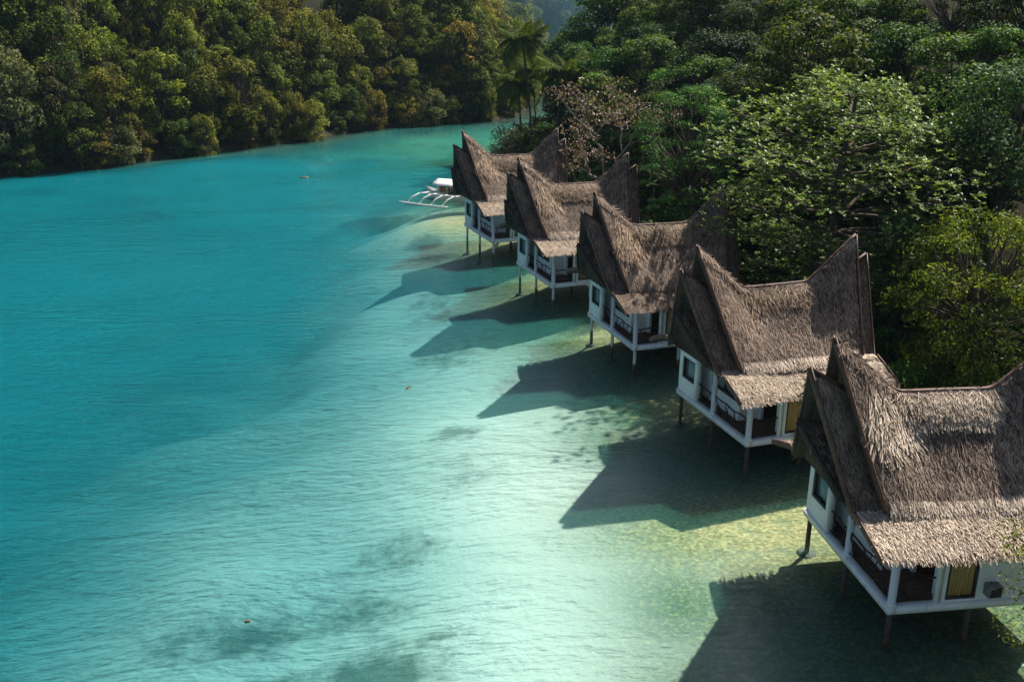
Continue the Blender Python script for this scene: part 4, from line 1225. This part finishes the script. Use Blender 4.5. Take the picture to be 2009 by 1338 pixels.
# --- palms
def frond_mesh(rng, rnd, L, droop, rise):
    rc = MB(); n = 12; P = []
    for i in range(n + 1):
        t = i / n; P.append(Vector((L * (t - .12 * droop * t * t * t), 0, L * (rise * t - droop * t * t * .85))))
    rc.tube(P, [.035 * (1 - .85 * i / n) for i in range(n + 1)], 5)
    m_ = 46
    for s in (-1, 1):
        ts = np.linspace(.10, .995, m_)
        pts = np.array([[np.interp(t, np.linspace(0, 1, n + 1), [p[k] for p in P]) for k in range(3)] for t in ts])
        tg = np.gradient(pts, axis=0); tg /= np.linalg.norm(tg, axis=1, keepdims=True)
        ll = L * .32 * np.sin(np.pi * np.clip(ts * .86 + .12, 0, 1)) ** .7 * rng.uniform(.8, 1.1, m_)
        out = tg * .55 + np.array([0, s * .85, 0]) + np.stack([rng.normal(0, .06, m_), rng.normal(0, .06, m_), rng.normal(-.42, .12, m_)], 1)
        out /= np.linalg.norm(out, axis=1, keepdims=True)
        w_ = tg * .10
        tip = pts + out * ll[:, None]; tip[:, 2] -= ll * .22
        mid = pts + out * ll[:, None] * .5
        rc.quads(np.stack([pts - w_ * .4, pts + w_ * .4, mid + w_ * .5, mid - w_ * .5], 1), np.clip(rng.normal(.5, .16, m_), 0, 1))
        rc.quads(np.stack([mid - w_ * .5, mid + w_ * .5, tip + w_ * .1, tip - w_ * .1], 1), np.clip(rng.normal(.55, .16, m_), 0, 1))
    return rc.mesh('frond', LM['palm'])
rngp = np.random.default_rng(3); rndp = random.Random(3)
FR = [frond_mesh(rngp, rndp, 3.2, d, r) for d, r in ((.3, .8), (.6, .66), (.85, .5), (1.05, .28), (1.2, .0))]
def palm(bx, by, tx, ty, tz, sc, label, nf, seed, thick=.15):
    rnd = random.Random(seed); gz = ground_z(bx, by)
    root = empty('palm_tree', (bx, by, gz)); tag(root, label, 'palm tree', 'coconut palms on the point')
    tr = MB(); a = Vector((0, 0, -.3)); b = Vector((tx - bx, ty - by, tz - gz)); P = []; n = 12
    for i in range(n + 1):
        t = i / n; P.append(Vector((b.x * t ** 1.5, b.y * t ** 1.5, a.z + (b.z - a.z) * t)))
    tr.tube(P, [thick * (1.45 - .6 * min(1, 4 * i / n)) if i < 4 else thick * (.92 - .25 * i / n) for i in range(n + 1)], 8)
    tr.build('trunk', M['bark'], root, True)
    nf += 10
    for i in range(nf):
        lv = i / (nf - 1); k = min(4, int(lv * 5))
        o = bpy.data.objects.new('frond', FR[k]); link(o, root)
        o.location = b + Vector((0, 0, .1 - .15 * lv)); o.rotation_euler = (rnd.uniform(-.15, .15), rnd.uniform(-.1, .1), i * 2.399 + rnd.uniform(-.2, .2))
        s = sc * rnd.uniform(.85, 1.12); o.scale = (s, s, s)
palm(2.3, 125.5, .95, 126.5, 13.2, 1.12, 'tallest coconut palm, its bare trunk leaning left over the water\'s edge', 20, 1, .17)
palm(4.6, 117.5, 5.9, 118.5, 10.0, 1.2, 'broad coconut palm with arching pale-lit fronds right of the tallest palm', 22, 2, .16)
palm(10.8, 121, 10.9, 121, 8.9, 1.05, 'coconut palm rising above the half-bare tree, rightmost of the palms', 14, 3, .14)
palm(1.0, 127.5, .5, 128.5, 7.9, 1.05, 'shorter coconut palm with long drooping dark fronds over the channel', 18, 4, .14)
palm(2.9, 131.5, 2.3, 132, 9.3, .85, 'slender dark coconut palm just behind the tallest palm', 16, 5, .12)

# ------------------------------------------------------------------ air
def volume_mat(name, col, dens):
    m, nt, out = new_mat(name)
    pv = N(nt, 'ShaderNodeVolumePrincipled'); pv.inputs['Color'].default_value = (*col, 1); pv.inputs['Density'].default_value = dens
    nt.links.new(pv.outputs[0], out.inputs['Volume'])
    return m
mb = MB(); mb.box(-197, 197, -67, 338, -9, 92)
hz = mb.build('haze', volume_mat('thin_haze', (.50, .76, 1.0), .00009)); tag(hz, 'thin bluish haze over the bay and hills', 'haze', kind='stuff')

mb = MB(); V = []; F = []; nu_, nv_ = 18, 9; rnd = random.Random(8)
for a in range(nv_ + 1):
    for b in range(nu_):
        th = math.pi * a / nv_; phi = 2 * math.pi * b / nu_; k = 1 + .12 * math.sin(3 * phi + a) + .08 * math.sin(5 * phi - 2 * a)
        V.append((13 + 15 * k * math.sin(th) * math.cos(phi), 214 + 30 * k * math.sin(th) * math.sin(phi), 17 + 15 * math.cos(th)))
for a in range(nv_):
    for b in range(nu_):
        F.append((a * nu_ + b, (a + 1) * nu_ + b, (a + 1) * nu_ + (b + 1) % nu_, a * nu_ + (b + 1) % nu_))
mb.add(V, F)
ms = mb.build('mist', volume_mat('valley_mist', (.30, .66, .88), .0030)); tag(ms, 'blue mist hanging in the side valley beyond the palms', 'mist', kind='stuff')

scene.render.engine = 'CYCLES'
scene.cycles.max_bounces = 8; scene.cycles.diffuse_bounces = 3; scene.cycles.glossy_bounces = 3
scene.cycles.transparent_max_bounces = 12; scene.cycles.transmission_bounces = 4
scene.cycles.caustics_reflective = False; scene.cycles.caustics_refractive = False
scene.cycles.sample_clamp_indirect = 6
scene.cycles.use_denoising = True
